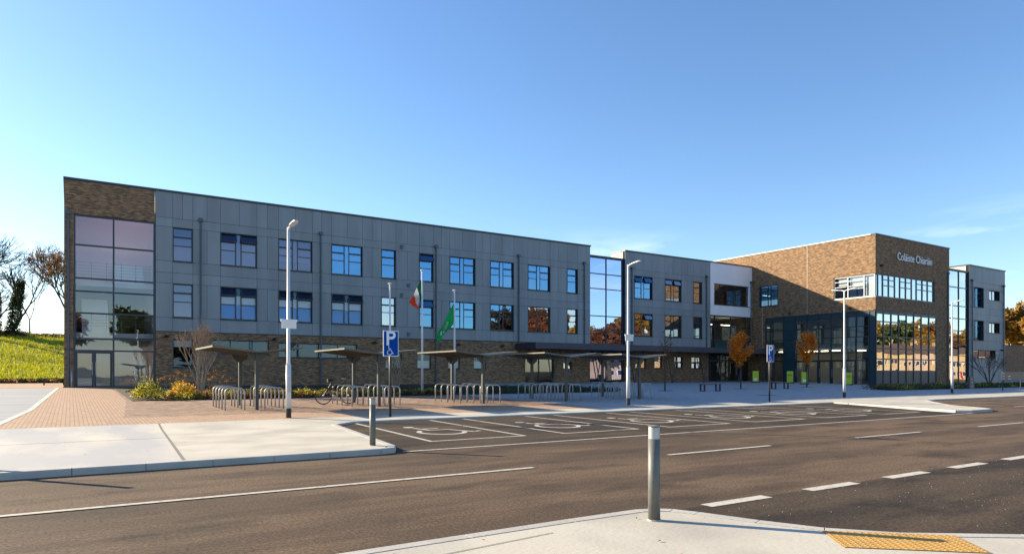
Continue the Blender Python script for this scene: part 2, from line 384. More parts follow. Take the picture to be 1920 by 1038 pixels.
def kerbline(pts, width=.15, ztop=None, inner=1, name='kerb', seg=.9):
    """kerb stones along a polyline; inner=+1 puts the stone on the left of the direction of travel"""
    mb = MB()
    P = [Vector((x, y, 0)) for x, y in pts]
    L_ = []
    for a, b in zip(P, P[1:]):
        n = max(1, round((b-a).length/seg))
        for k in range(n): L_.append(a+(b-a)*k/n)
    L_.append(P[-1])
    offs = []
    for k in range(len(L_)):
        t = (L_[min(k+1, len(L_)-1)]-L_[max(k-1, 0)]).normalized(); offs.append(Vector((-t.y, t.x, 0))*inner)
    for k in range(len(L_)-1):
        a, b = L_[k], L_[k+1]; t = (b-a).normalized()*.004
        a2, b2 = a+t, b-t; oa, ob = offs[k], offs[k+1]
        za, zb = ztop(a), ztop(b)
        c = .018
        prof = lambda q, o, z: [(q.x, q.y, -.03), (q.x+o.x*.004, q.y+o.y*.004, z-c), (q.x+o.x*c, q.y+o.y*c, z), (q.x+o.x*width, q.y+o.y*width, z), (q.x+o.x*width, q.y+o.y*width, -.03)]
        A = prof(a2, oa, za); B = prof(b2, ob, zb)
        for i in range(5): mb.poly([A[i], B[i], B[(i+1) % 5], A[(i+1) % 5]])
        mb.poly(A); mb.poly(list(reversed(B)))
    return struct(name, mb, M['kerb'])
KL = [(-60, 11.1), (4.5, 11.1), (4.8, 11.2), (4.95, 11.5), (5.9, 17.6), (6.6, 18.3), (7.5, 18.42), (29.6, 18.42), (29.3, 17.6), (26.6, 12.6), (26.3, 11.75), (26.6, 11.35), (28.2, 11.35), (28.8, 11.7), (30.6, 13.8), (35.5, 17.1), (37.2, 17.5), (170, 17.5)]
def ktop(p):
    z = zg(p.y)+.004
    return z
kerbline(KL, .15, ktop, 1)
# raised pavements (left one, the strip behind the bays, the right peninsula)
g = MB()
left = [(1.45, 11.25), (4.45, 11.25), (4.65, 11.32), (4.8, 11.55), (5.74, 17.65), (6.5, 18.44), (7.4, 18.57), (7.4, 20.1), (1.97, 20.1)]
sheet(g, left, 0)
sheet(g, [(7.4, 18.57), (29.85, 18.57), (31.5, 20.1), (7.4, 20.1)], 0)
sheet(g, [(29.85, 18.57), (29.44, 17.55), (26.75, 12.55), (26.47, 11.75), (26.65, 11.5), (28.15, 11.5), (28.7, 11.8), (30.5, 13.95), (35.4, 17.25), (37.15, 17.65), (170, 17.65), (170, 20.1), (31.5, 20.1)], 0)
struct('concrete_pavement', g, M['concrete'])
g = MB(); sheet(g, [(-60, 11.25), (1.42, 11.25), (1.94, 20.1), (-60, 20.1)], 0); struct('grey_concrete_pavement', g, M['concrete_g'])
g = MB()
sheet(g, [(1.41, 11.25), (1.46, 11.25), (1.98, 20.1), (1.93, 20.1)], .002)
sheet(g, [(-20, 15.9), (1.69, 15.7), (1.69, 15.73), (-20, 15.93)], .004)
for x in (12.5, 19.5, 26.5, 34, 42, 50, 58): sheet(g, [(x, 18.6), (x+.02, 18.6), (x+.02, 20.08), (x, 20.08)], .004)
sheet(g, [(28.2, 14.2), (30.6, 14.2), (30.6, 14.22), (28.2, 14.22)], .004)
struct('pavement_joints', g, M['joint_l'])
# brick paving and the plaza
EDGE = [(-1.55, 20.12), (-1.0, 27), (-.5, 47.1)]
g = MB(); sheet(g, EDGE+[(2.0, 47.1), (1.93, 32.0), (1.3, 22.4), (17, 22.4), (17, 20.12)], 0)
sheet(g, [(-60, 47.3), (-.35, 47.3), (-.35, 72), (-60, 72)], 0)
struct('pink_brick_paving', g, M['pavers'])
g = MB(); sheet(g, [(1.3, 22.4), (17, 22.4), (17, 47.1), (2.0, 47.1), (1.93, 32.0)], 0); struct('mottled_brick_paving', g, M['pavers_m'])
g = MB(); sheet(g, [(17.02, 20.12), (170, 20.12), (170, 60), (17.02, 60)], 0); struct('plaza_paving', g, M['plaza'])
g = MB()
for a, b in zip(EDGE, EDGE[1:]): sheet(g, [(a[0]-.16, a[1]), a, b, (b[0]-.16, b[1])], .006)
struct('path_edging', g, M['edging'])
g = MB(); sheet(g, [(-1.72, 20.12), (-1.17, 27), (-.67, 47.1), (-60, 47.1), (-60, 20.12)], 0); struct('grey_path', g, M['greypath'])
g = MB()                                                       # manhole covers let into the plaza
for x, y, s in ((56.5, 30, .6), (33, 24.5, .5), (24.5, 26, .4)): sheet(g, [(x-s, y-s), (x+s, y-s), (x+s, y+s), (x-s, y+s)], .004)
struct('access_covers', g, M['joint_l'])
# near corner pavement
NK = [(-30, 4.97), (1.67, 4.97), (3.83, 5.0), (4.65, 4.99), (4.86, 4.93), (5.0, 4.8), (5.11, 4.55), (5.29, 4.0), (5.5, 3.5), (5.87, 3.05), (6.64, 2.48), (9, .4), (20, -9)]
def nz_(p): return .045 if p.x > 5.2 else .06 if p.x > 3 else .075
kerbline(NK, .14, lambda p: .064, -1, 'near_kerb')
g = MB(); q = []
for k, (x, y) in enumerate(NK):
    a = Vector(NK[max(k-1, 0)]); b = Vector(NK[min(k+1, len(NK)-1)]); t = (b-a).normalized(); q.append((x+t.y*.15, y-t.x*.15, .060))
g.poly(q+[(20, -30, .06), (-30, -30, .06)]); struct('near_pavement', g, M['concrete'])
g = MB()
for a, b in (((-3.2, 3.9), (3.4, 4.62)),):
    a = Vector(a); b = Vector(b)
    g.poly([(a.x, a.y, .064), (b.x, b.y, .064), (b.x, b.y+.012, .064), (a.x, a.y+.014, .064)])
struct('near_joints', g, M['joint_l'])
# tactile paving: slab with blisters
g = MB(); A, B, C_, D = [Vector((x, y, .064)) for x, y in ((5.33, 3.42), (6.02, 2.78), (7.0, .9), (4.98, 3.0))]
A = Vector((5.36, 3.44, .066)); B = Vector((6.12, 2.74, .066)); D = Vector((4.99, 3.02, .066)); C_ = Vector((5.75, 2.32, .066))
g.poly([D, C_, B, A])
nb, na = 19, 11
for i in range(nb):
    for j in range(na):
        p = D+(C_-D)*((i+.5)/nb)+(A-D)*((j+.5)/na); i0 = len(g.v)
        for r, h in ((.014, 0), (.009, .0035)):
            g.v += [(p.x+r*math.cos(k*PI/3), p.y+r*math.sin(k*PI/3), p.z+h) for k in range(6)]
        for k in range(6): g.f.append((i0+k, i0+(k+1) % 6, i0+6+(k+1) % 6, i0+6+k)); g.m.append(0)
        g.f.append(tuple(i0+6+k for k in range(6))); g.m.append(0)
struct('tactile_paving', g, M['tactile'])

# road markings
def seg(mb, a, b, wd, z=.009):
    a = Vector(a); b = Vector(b); t = (b-a).normalized(); n = Vector((-t.y, t.x))*wd/2
    mb.poly([(a.x-n.x, a.y-n.y, z), (b.x-n.x, b.y-n.y, z), (b.x+n.x, b.y+n.y, z), (a.x+n.x, a.y+n.y, z)])
g = MB(); seg(g, (-30, 8.3), (5.75, 8.3), .10)
x = 8.57
while x < 90: seg(g, (x, 8.33+.0), (x+2.75, 8.33), .10); x += 5.65
struct('centre_line', g, M['line'])
g = MB(); x = 5.62
while x < 20: seg(g, (x, 4.92), (x+1.0, 4.92), .16); x += 1.76
struct('give_way_line', g, M['line'])
g = MB(); seg(g, (4.95, 11.22), (26.3, 11.22), .10)
for x in (33, 36, 39.2, 42.4, 45.6, 48.8):
    seg(g, (x, 12.5), (x+2.2, 12.5), .10); seg(g, (x+.3, 17.2), (x+.3, 13), .08)
BAYS = [6.2+3.42*i for i in range(6)]
for x in BAYS:
    seg(g, (x, 12.62), (x+.45, 18.3), .09); seg(g, (x+2.3, 12.62), (x+2.75, 18.3), .09); seg(g, (x-.045, 12.62), (x+2.345, 12.62), .09, .0085)
struct('bay_markings', g, M['line'])
def stroke(pts, wd):
    """closed outline quads along a 2D polyline"""
    o = []
    P = [Vector(p) for p in pts]; nn = []
    for k in range(len(P)):
        t = (P[min(k+1, len(P)-1)]-P[max(k-1, 0)]).normalized(); nn.append(Vector((-t.y, t.x))*wd/2)
    for k in range(len(P)-1): o.append([P[k]-nn[k], P[k+1]-nn[k+1], P[k+1]+nn[k+1], P[k]+nn[k]])
    return o
def wheelchair(w_):
    q = []
    q += stroke([(-.16, .80), (-.07, .33), (.30, .33), (.52, -.20), (.70, -.13)], w_)
    q += stroke([(-.12, .60), (.24, .60)], w_*.85)
    q += stroke([(-.01+.40*math.cos(math.radians(a)), -.02+.40*math.sin(math.radians(a))) for a in range(128, 352, 10)], w_)
    q.append([Vector((-.18+.105*math.cos(a*PI/5), .98+.105*math.sin(a*PI/5))) for a in range(10)])
    return q
g = MB()
for x in BAYS:
    cx, cy = x+1.33, 14.55
    for q in wheelchair(.085): g.poly([(cx+p.x*1.35-.1+p.y*.1, cy+p.y*1.62, .009) for p in q])
struct('wheelchair_markings', g, M['line'])

# ================================================================== THE SCHOOL
S = empty('school_building', (0, 47.2, .5))
tag(S, 'long three storey school with grey cladding, dark brick base and a tall brick entrance block', 'school')
R0 = 12.73          # main parapet
BAND = 11.04; HEAD = 10.49; SILL = 8.36; MID = 7.64; HEAD2 = 6.99; SILL2 = 4.86; CB = 4.0
GL = .45
ALU = [M['alu'], M['alu_b']]

def frame_grid(pl, us, zs, d0, d1, bw=.07, m=0, mb=None):
    mb = mb or MB()
    for k, u in enumerate(us):
        h = bw/2; a, b = (u, u+bw) if k == 0 else (u-bw, u) if k == len(us)-1 else (u-h, u+h)
        pl.box(mb, a, b, zs[0], zs[-1], d0, d1, m)
    for k, z in enumerate(zs):
        h = bw/2; a, b = (z, z+bw) if k == 0 else (z-bw, z) if k == len(zs)-1 else (z-h, z+h)
        for i in range(len(us)-1):
            ua = us[i]+(bw if i == 0 else h); ub = us[i+1]-(bw if i == len(us)-2 else h)
            pl.box(mb, ua, ub, a, b, d0+.003, d1-.003, m)
    return mb

def casement(pl, mb, gl, u0, u1, z0, z1, rec, topopen=0):
    """aluminium casement: outer frame, transoms and three lights; the top light may hang open"""
    H = z1-z0; zt = z1-.27*H; zm = z1-.53*H; b = .065
    pl.box(mb, u0, u0+b, z0, z1, -rec-.06, -rec+.01); pl.box(mb, u1-b, u1, z0, z1, -rec-.06, -rec+.01)
    for z, h in ((z0, .08), (z1-.07, .07), (zt-.06, .11), (zm-.025, .05)):
        pl.box(mb, u0+b, u1-b, z, z+h, -rec-.057, -rec+.013)
    pl.pane(gl, u0+b, u1-b, z0+.08, zm-.025, -rec-.02)
    pl.pane(gl, u0+b, u1-b, zm+.025, zt-.06, -rec-.02)
    if topopen:
        o = .16+.08*random.random()
        P = [pl.p(u0+.02, zt+.03, -rec+o+.02), pl.p(u1-.02, zt+.03, -rec+o+.02), pl.p(u1-.02, z1-.05, -rec+.03), pl.p(u0+.02, z1-.05, -rec+.03)]
        gl.poly(P)
        for a, c in ((0, 1), (1, 2), (2, 3), (3, 0)): mb.tube([P[a], P[c]], .035, 4)
    else:
        pl.pane(gl, u0+b, u1-b, zt+.05, z1-.07, -rec-.02)

def window(pl, u0, u1, z0, z1, kind='single', rec=.13, opened=(0, 0), blind=None, gmat='glass', name='window'):
    mb = MB(); gl = MB()
    if kind == 'pair':
        W_ = u1-u0; a = u0+.435*W_; c = u0+.555*W_
        casement(pl, mb, gl, u0, a, z0, z1, rec, opened[0]); casement(pl, mb, gl, c, u1, z0, z1, rec, opened[1])
        pl.box(mb, a, c, z0, z0+.08, -rec-.05, -rec+.02); pl.box(mb, a, c, z1-.07, z1, -rec-.05, -rec+.02)
        pl.pane(gl, a, c, z0+.08, z1-.07, -rec+.0)
    else:
        casement(pl, mb, gl, u0, u1, z0, z1, rec, opened[0])
    pl.box(mb, u0-.03, u1+.03, z0-.05, z0-.002, -rec-.05, .05)         # sill
    pl.box(mb, u0+.001, u0+.035, z0, z1, -rec+.02, .035); pl.box(mb, u1-.035, u1-.001, z0, z1, -rec+.02, .035)
    pl.box(mb, u0+.035, u1-.035, z1-.035, z1-.001, -rec+.02, .035)
    o = mb.build(name, M['alu'], S)
    gl.build('pane', M[gmat], o)
    if blind:
        H = z1-z0
        for (f0, f1, mt) in blind:
            bb = MB(); pl.box(bb, u0+.04, u1-.04, z0+H*f0, z0+H*f1, -rec-.14, -rec-.13)
            bb.build('blind', M[mt], o)
    return o

# --- windows of the main wing
PAIRS = [(8.15, 10.41), (11.80, 14.09), (15.44, 17.72), (24.79, 27.08), (28.47, 30.73), (32.15, 34.45)]
SINGLES = [(5.38, 6.52), (19.15, 20.30), (22.20, 23.38), (36.26, 37.44)]
PAIRS2 = [(44.15, 46.45), (48.11, 50.35)]; SINGLES2 = [(52.05, 53.28)]
holes = [(a, b, z0, z1) for a, b in PAIRS+SINGLES for z0, z1 in ((SILL, HEAD), (SILL2, HEAD2))]
holes2 = [(a, b, z0, z1) for a, b in PAIRS2+SINGLES2 for z0, z1 in ((SILL, HEAD), (SILL2, HEAD2))]
for i, (a, b) in enumerate(PAIRS):
    window(MAIN, a, b, SILL, HEAD, 'pair', opened=((1, 1) if i == 0 else (0, 0)), blind=[[(.0, .72, 'blind')], [(.3, .98, 'blind')], [(.74, .98, 'blind')], None, [(.6, .98, 'blind')], [(.8, .98, 'blind')]][i], gmat='glass_m' if i < 2 else 'glass')
    window(MAIN, a, b, SILL2, HEAD2, 'pair', opened=((1, 1) if i < 3 else (0, 0)),
           blind=[(.47, .74, 'blind'), (.03, .46, 'bluepanel')] if i < 3 else None, gmat='glass_n' if i == 5 else 'glass_b' if i < 3 else 'glass')
for i, (a, b) in enumerate(SINGLES):
    window(MAIN, a, b, SILL, HEAD, 'single', opened=(1 if i == 2 else 0,), blind=[(0, .8, 'blind')] if i == 0 else [(.0, .45, 'bluepanel')] if i == 2 else None, gmat='glass_m' if i == 0 else 'glass')
    window(MAIN, a, b, SILL2, HEAD2, 'single', opened=(1 if i == 2 else 0,), blind=[(0.03, .7, 'blind')] if i == 0 else None, gmat='glass_n' if i in (1, 3) else 'glass_m' if i == 0 else 'glass')
for i, (a, b) in enumerate(PAIRS2):
    window(MAIN, a, b, SILL, HEAD, 'pair', opened=(1, 1), gmat='glass' if i == 0 else 'glass_n'); window(MAIN, a, b, SILL2, HEAD2, 'pair', opened=(0, 1 if i == 0 else 0), gmat='glass_n')
for a, b in SINGLES2:
    window(MAIN, a, b, SILL, HEAD, gmat='glass_n'); window(MAIN, a, b, SILL2, HEAD2, gmat='glass_n')

# --- cladding panels with shadow gaps on a dark backing
def cladding(pl, u0, u1, holes, V_all, V_mid, V_top, ztop, zbot, mt, levels=None):
    back = MB(); pl.wall(back, u0, u1, zbot, ztop, holes, th=.30, d=-.03)
    back.build('backing_wall', M['joint'], S)
    mb = MB(); gp = .009
    lv = levels or [(zbot, SILL2, V_all), (SILL2, HEAD2, V_all+V_mid), (HEAD2, MID, V_all), (MID, SILL, V_all), (SILL, HEAD, V_all+V_mid), (HEAD, BAND, V_all), (BAND, ztop-.1, V_all+V_mid+V_top)]
    for z0, z1, vs_ in lv:
        us = sorted({u0, u1} | {v for v in vs_ if u0 < v < u1})
        for a, b in zip(us, us[1:]):
            cu, cz = (a+b)/2, (z0+z1)/2
            if any(h[0] < cu < h[1] and h[2] < cz < h[3] for h in holes): continue
            pl.box(mb, a+gp, b-gp, z0+gp, z1-gp, -.028, 0)
    mb.build('cladding', mt, S)
VA = [c for p in PAIRS+SINGLES for c in p]
cladding(MAIN, 4.42, 38.85, holes, VA, [7.35, 11.09, 18.45, 21.22, 24.08, 27.77, 35.3], [5.93, 9.3, 12.94, 14.74, 16.59, 25.91, 29.61, 33.29], R0, CB, M['clad'])
VA2 = [c for p in PAIRS2+SINGLES2 for c in p]
cladding(MAIN, 42.99, 54.54, holes2, VA2, [51.21], [45.31, 49.19], R0, CB, M['clad'])

# --- ground floor brick (openings), left brick frame and the brick over the stair glass
gf = [(5.38, 6.55, 1.75, 3.55), (7.56, 11.2, 2.65, 3.55), (11.79, 17.32, 2.45, 3.45)] + \
     [(a, b, 1.72, 2.95) for a, b in ((19.5, 20.8), (22.06, 23.22), (24.68, 25.72), (26.97, 28.06))] + \
     [(31.9, 34.9, .45, 3.2), (35.9, 36.8, 1.75, 2.95)]
gf2 = [(44.3, 45.67, 1.85, 3.0), (46.75, 47.75, 1.85, 3.0), (49.43, 50.6, 1.85, 3.0), (51.82, 53.2, 1.85, 3.0)]
mb = MB(); MAIN.wall(mb, 4.42, 38.85, -.2, CB-.05, gf, d=-.02); mb.build('brick_wall', M['brick'], S)
mb = MB(); MAIN.wall(mb, 42.99, 54.3, -.2, CB-.05, gf2, d=-.02); mb.build('brick_wall', M['brick'], S)
mb = MB(); MAIN.wall(mb, -.29, 4.38, -.2, R0-.12, [(.16, 5, -1, 10.68)], d=.02); mb.build('brick_wall', M['brick'], S)
mb = MB(); mb.box(-.29, .02, 47.6, 63, -.2, R0-.12); mb.build('brick_wall', M['brick'], S)
def boxes(name, mt, L_):
    for b in L_: q = MB(); q.box(*b); q.build(name, M[mt], S)
def pbox(pl, *a):
    q = MB(); pl.box(q, *a); xs = [v[0] for v in q.v]; ys = [v[1] for v in q.v]; zs = [v[2] for v in q.v]; return (min(xs), max(xs), min(ys), max(ys), min(zs), max(zs))
boxes('cladding_sill', 'alu', [pbox(MAIN, 4.42, 38.85, CB-.05, CB-.002, -.1, .03), pbox(MAIN, 42.99, 54.5, CB-.05, CB-.002, -.1, .03)])
def simple_window(pl, a, b, z0, z1, nu=1, ztr=None, rec=.12, gmat='glass_n', name='window', d=-.02):
    us = [a+(b-a)*k/nu for k in range(nu+1)]; zs = [z0]+([ztr] if ztr else [])+[z1]
    fr = frame_grid(pl, us, zs, -rec-.06+d, -rec+d, .06); pl.box(fr, a-.04, b+.04, z0-.06, z0-.001, -rec+d, .05+d)
    o = fr.build(name, M['alu'], S); gl = MB()
    for i in range(nu):
        for j in range(len(zs)-1): pl.pane(gl, us[i]+.03, us[i+1]-.03, zs[j]+.03, zs[j+1]-.03, -rec-.03+d, .006)
    gl.build('pane', M[gmat], o); return o
for i, h in enumerate(gf):
    if i == 7: continue
    o = simple_window(MAIN, *h, nu=(1, 3, 4, 1, 1, 1, 1, 1, 1)[i], gmat='glass_b' if i < 7 else 'glass_n')
    if i in (1, 2):
        bb = MB(); MAIN.box(bb, h[0]+.06, h[1]-.06, h[2]+.05, h[3]-.06, -.30, -.29); bb.build('blind', M['alu_b'], o)
    if i in (3, 4, 5, 6):
        bb = MB(); MAIN.box(bb, h[0]+.06, h[1]-.06, h[2]+.05, h[2]+.62, -.30, -.29); bb.build('blind', M['room_w'], o)  # white lower panel added to imitate the reflection low in these panes
    if i == 0:
        bb = MB(); MAIN.box(bb, h[0]+.06, h[1]-.06, h[3]-.5, h[3]-.08, -.30, -.29); bb.build('blind', M['room_w'], o)
for h in gf2: simple_window(MAIN, *h)

def curtain(pl, us, zs, d=0, bw=.06, gmat='glass_c', name='curtain_wall', fm='alu', spandrel=(), skip=(), tilt=.003):
    fr = frame_grid(pl, us, zs, d-.10, d+.03, bw); o = fr.build(name, M[fm], S)
    gl = MB(); spn = MB()
    for i in range(len(us)-1):
        for j in range(len(zs)-1):
            if (i, j) in skip: continue
            if (i, j) in spandrel: pl.box(spn, us[i]+bw/2, us[i+1]-bw/2, zs[j]+bw/2, zs[j+1]-bw/2, d-.05, d-.02)
            else: pl.pane(gl, us[i]+bw/2, us[i+1]-bw/2, zs[j]+bw/2, zs[j+1]-bw/2, d-.03, tilt)
    gl.build('pane', M[gmat], o)
    if spn.f: spn.build('spandrel', M['teal'], o)
    return o
def glazed_door(pl, a, b, z0, z1, d, leaves=2, name='door', gmat='glass_d', fm='alu'):
    W_ = (b-a)/leaves
    for k in range(leaves):
        u0 = a+k*W_+.01; u1 = a+(k+1)*W_-.01
        fr = frame_grid(pl, [u0, u1], [z0, z1], d-.06, d+.0, .10); o = fr.build(name, M[fm], S)
        gl = MB(); pl.pane(gl, u0+.08, u1-.08, z0+.08, z1-.08, d-.03); gl.build('pane', M[gmat], o)
        h = MB(); uh = u1-.07 if k % 2 == 0 else u0+.07
        h.tube([pl.p(uh, z0+.7, d+.0), pl.p(uh, z0+.7, d+.07), pl.p(uh, z0+1.5, d+.07), pl.p(uh, z0+1.5, d)], .018, 6); h.build('handle', M['steel'], o)

# --- stair glass at the left end
ZL = [.52, 2.72, 3.42, 4.92, 6.2, 6.96, 8.9, 10.66]
curtain(MAIN, [.18, 2.19, 4.40], ZL, d=-.06, bw=.09, gmat='glass_s', skip=((0, 0),), tilt=.004)
glazed_door(MAIN, .26, 2.12, .55, 2.66, -.06, 2, gmat='glass_s')
boxes('floor_slab', 'slab', [(.05, 4.4, 48.1, 53, z, z+.28) for z in (3.55, 6.62)])
boxes('stair_wall', 'room_w', [(.02, .06, 47.6, 55, .4, 12.4), (4.45, 4.55, 47.6, 55, .4, 12.4), (.05, 4.45, 53, 53.2, .4, 3.6), (.05, 4.45, 47.6, 53, .40, .56), (.05, 4.45, 49.95, 53, 11.9, 12.05)])
mb = MB(); mb.box(.05, 4.45, 49.75, 49.9, 6.95, 12.0); mb.build('stair_back_wall', M['room_p'], S)
mb = MB()
for k in range(14): mb.box(2.3, 3.9, 48.4+k*.17, 48.6+k*.17, 6.9+k*.16, 7.06+k*.16)
for k in range(14): mb.box(.6, 2.0, 48.4+k*.17, 48.6+k*.17, 3.8+k*.16, 3.96+k*.16)
mb.build('staircase', M['room_w'], S)
mb = MB()
for z in (4.0, 7.05):
    for k in range(5): mb.tube([(.2, 48.15, z+.25+k*.18), (4.3, 48.15, z+.25+k*.18)], .015, 5)
    for k in range(6): mb.tube([(.3+k*.78, 48.15, z-.1), (.3+k*.78, 48.15, z+1.05)], .02, 5)
mb.build('balustrade', M['steel'], S)

# --- glazed link in the middle (px 1107-1172), and the one at the far right
ZLINK = [.5, 3.0, 4.05, 5.2, 6.55, 9.0, 10.35, 11.83]
o = curtain(MAIN, [38.85, 40.92, 42.99], ZLINK, d=-.25, bw=.08, gmat='glass_l')
o = curtain(FRONT, [74.72, 76.92, 78.80], [.35, 2.55, 3.2, 4.3, 5.75, 7.0, 8.3, 10.2, 11.9], d=-.15, bw=.08)
boxes('roof', 'roof', [(38.85, 42.99, 47.5, 58, 11.84, 12.0), (74.72, 78.8, 34.1, 44, 11.9, 12.05)])
boxes('link_coping', 'coping', [pbox(MAIN, 38.86, 42.98, 11.83, 11.97, -.35, -.15), pbox(FRONT, 74.72, 78.8, 11.9, 12.03, -.3, -.05)])

# --- white render bay and the glazing below it
mb = MB(); MAIN.wall(mb, 54.54, 61.05, 7.32, R0-.1, [(55.1, 60.6, 8.42, 10.55)], d=0); mb.build('render_wall', M['render'], S)
fr = simple_window(MAIN, 55.1, 60.6, 8.42, 10.55, nu=5, ztr=9.9, rec=.2, d=0, gmat='glass_d')
curtain(MAIN, [54.6, 55.3, 57.8, 60.1, 61.0], [3.9, 4.75, 6.2, 7.3], d=-.12, bw=.09, gmat='glass_d', spandrel=((1, 0), (2, 0), (3, 0)))
curtain(MAIN, [54.3, 55.0, 56.6, 58.0, 60.2, 61.0], [.5, 2.75, 3.75], d=-.5, bw=.09, gmat='glass_d', skip=((1, 0), (3, 0)))
glazed_door(MAIN, 55.05, 56.55, .55, 2.7, -.5, 1); glazed_door(MAIN, 58.05, 60.15, .55, 2.7, -.5, 2)
# recessed porch under the canopy, left
curtain(MAIN, [31.92, 33.4, 34.88], [.5, 2.6, 3.18], d=-.2, bw=.07, gmat='glass_d')

# --- the tall brick block: side wall (faces left) and front wall
RB = 13.93
bandS = (33.9, 37.93); lowS = (33.9, 45.56)
mb = MB()
SIDE.wall(mb, 34.25, 47.2, -.2, RB, [(34.0-.2, 37.93, SILL, 10.42), (44.0, 46.26, SILL, HEAD), (33.8, 45.56, -.3, 7.13)], d=0)
mb.box(61.05, 61.25, 47.2, 62, -.2, RB)
FRONT.wall(mb, 61.05, 74.6, -.2, RB, [(60.9, 71.72, SILL, 10.42), (60.9, 72.13, -.3, 7.13)], d=0)
mb.box(74.3, 74.6, 34.3, 46, -.2, RB)
mb.build('brick_wall', M['brick'], S)
window(SIDE, 44.02, 46.26, SILL, HEAD, 'pair', blind=[(.3, .95, 'blind')])
# corner ribbon window, side part
mb = MB(); gl = MB()
us = [37.93, 36.45, 36.1, 35.0, 34.86, 34.02]
fr = frame_grid(SIDE, sorted([34.0, 35.0, 36.55, 37.92]), [SILL, 10.4], -.16, -.06, .08)
for a, b in ((35.1, 36.5), (36.65, 37.85)):
    for f in (.53, .77): SIDE.box(fr, a, b, SILL+.0+(2.04*f), SILL+.06+2.04*f, -.15, -.05)
SIDE.box(fr, 33.86, 38.0, SILL-.08, SILL-.002, -.3, .06)
o = fr.build('ribbon_window', M['galv'], S); gl = MB()
for a, b in ((34.05, 34.95), (35.08, 36.5), (36.62, 37.88)): SIDE.pane(gl, a, b, SILL+.05, 10.35, -.11)
gl.build('pane', M['glass_d'], o)
bb = MB(); SIDE.box(bb, 34.1, 34.95, SILL+.05, 10.3, -.3, -.28); SIDE.box(bb, 35.1, 36.45, 9.2, 10.35, -.3, -.28); SIDE.box(bb, 36.6, 37.6, 9.6, 10.35, -.3, -.28)
bb.build('blind', M['room_w'], o)
# front part
seq = [(61.12, 61.95, 0), (61.95, 63.35, 0), (63.35, 64.75, 1), (64.75, 66.0, 1), (66.0, 67.2, 0), (67.2, 68.35, 1), (68.35, 69.4, 1), (69.4, 70.3, 0), (70.3, 71.05, 1), (71.05, 71.7, 1)]
xs = [61.65, 62.2-.0, 62.55, 63.4, 64.2, 65.0, 65.9, 66.8, 67.7, 68.55, 69.4, 70.3, 71.0, 71.7]
seq = [(61.17, 61.62, 0), (61.62, 62.45, 0), (62.45, 63.45, 1), (63.45, 64.5, 1), (64.5, 65.4, 0), (65.4, 66.45, 1), (66.45, 67.5, 1), (67.5, 68.4, 0), (68.4, 69.5, 1), (69.5, 70.5, 1), (70.5, 71.7, 1)]
fr = MB(); gl = MB()
for k, (a, b, c) in enumerate(seq):
    FRONT.box(fr, a-.05, a+.05, SILL, 10.42, -.2, -.08)
    if c:
        for f in (.5, .76): FRONT.box(fr, a+.05, b-.05, SILL+2.06*f, SILL+.07+2.06*f, -.19, -.09)
    FRONT.pane(gl, a+.05, b-.05, SILL+.07, 10.35, -.14, .003)
FRONT.box(fr, 71.66, 71.72, SILL, 10.42, -.2, -.08)
FRONT.box(fr, 61.12, 71.66, SILL, SILL+.07, -.201, -.075); FRONT.box(fr, 61.12, 71.66, 10.35, 10.42, -.201, -.075)
FRONT.box(fr, 61.1, 71.72, SILL-.07, SILL-.002, -.3, .05)
o = fr.build('ribbon_window', M['alu_b'], S); gl.build('pane', M['glass_c'], o)
# lower glazing, side and front
YS = sorted([45.5, 44.66, 43.4, 42.04, 40.75, 39.51, 38.21, 36.92, 35.74, 34.52, 33.95])
ZS = [.3, 2.62, 3.3, 4.75, 5.7, 6.62, 7.1]
n = len(YS)-1
doors = [k for k in range(n) if 35.7 < YS[k] < 41.9]
sp_ = [(k, 5) for k in range(n)]+[(k, j) for k in range(n) for j in range(5) if 42.0 < (YS[k]+YS[k+1])/2 < 43.4]+[(0, j) for j in range(5)]
curtain(SIDE, YS, ZS, d=-.02, bw=.08, gmat='glass_d', spandrel=sp_, skip=[(k, 0) for k in doors])
for k in doors: glazed_door(SIDE, YS[k]+.05, YS[k+1]-.05, .32, 2.58, -.02, 1)
XS = [61.12+k*(72.1-61.12)/8 for k in range(9)]
XS = [61.15, 62.25, 63.45, 64.7, 66.0, 67.45, 68.8, 70.3, 72.1]
XS = [61.15]+[round(v, 2) for v in (62.42, 63.72, 65.02, 66.4, 67.75, 69.15, 70.6, 72.1)]
curtain(FRONT, XS, [.3, 1.6, 2.68, 3.65, 4.75, 6.1, 6.85, 7.1], d=-.02, bw=.10, spandrel=[(k, 6) for k in range(8)]+[(k, 0) for k in range(8)])  # bottom teal row is put in for the dark interior and mirrored ground
# letters
def text(body, size, loc, mt, parent, depth=.04, name='lettering', rx=PI/2, sx=1, align='LEFT'):
    cu = bpy.data.curves.new(name, 'FONT'); cu.body = body; cu.size = size; cu.extrude = depth; cu.align_x = align
    t = bpy.data.objects.new(name, cu); COL.objects.link(t)
    bpy.context.view_layer.update()
    me = bpy.data.meshes.new_from_object(t.evaluated_get(bpy.context.evaluated_depsgraph_get()))
    bpy.data.objects.remove(t)
    Mx = Matrix.Translation(Vector(loc)-org(parent)) @ Matrix.Rotation(rx, 4, 'X') @ Matrix.Diagonal((sx, 1, 1, 1))
    me.transform(Mx); me.materials.clear(); me.materials.append(mt)
    o = bpy.data.objects.new(name, me); COL.objects.link(o); o.parent = parent; return o
text('Col\u00e1iste Chiar\u00e1in', 1.02, (64.55, 33.80, 11.92), M['signwhite'], S, .02, sx=.90)
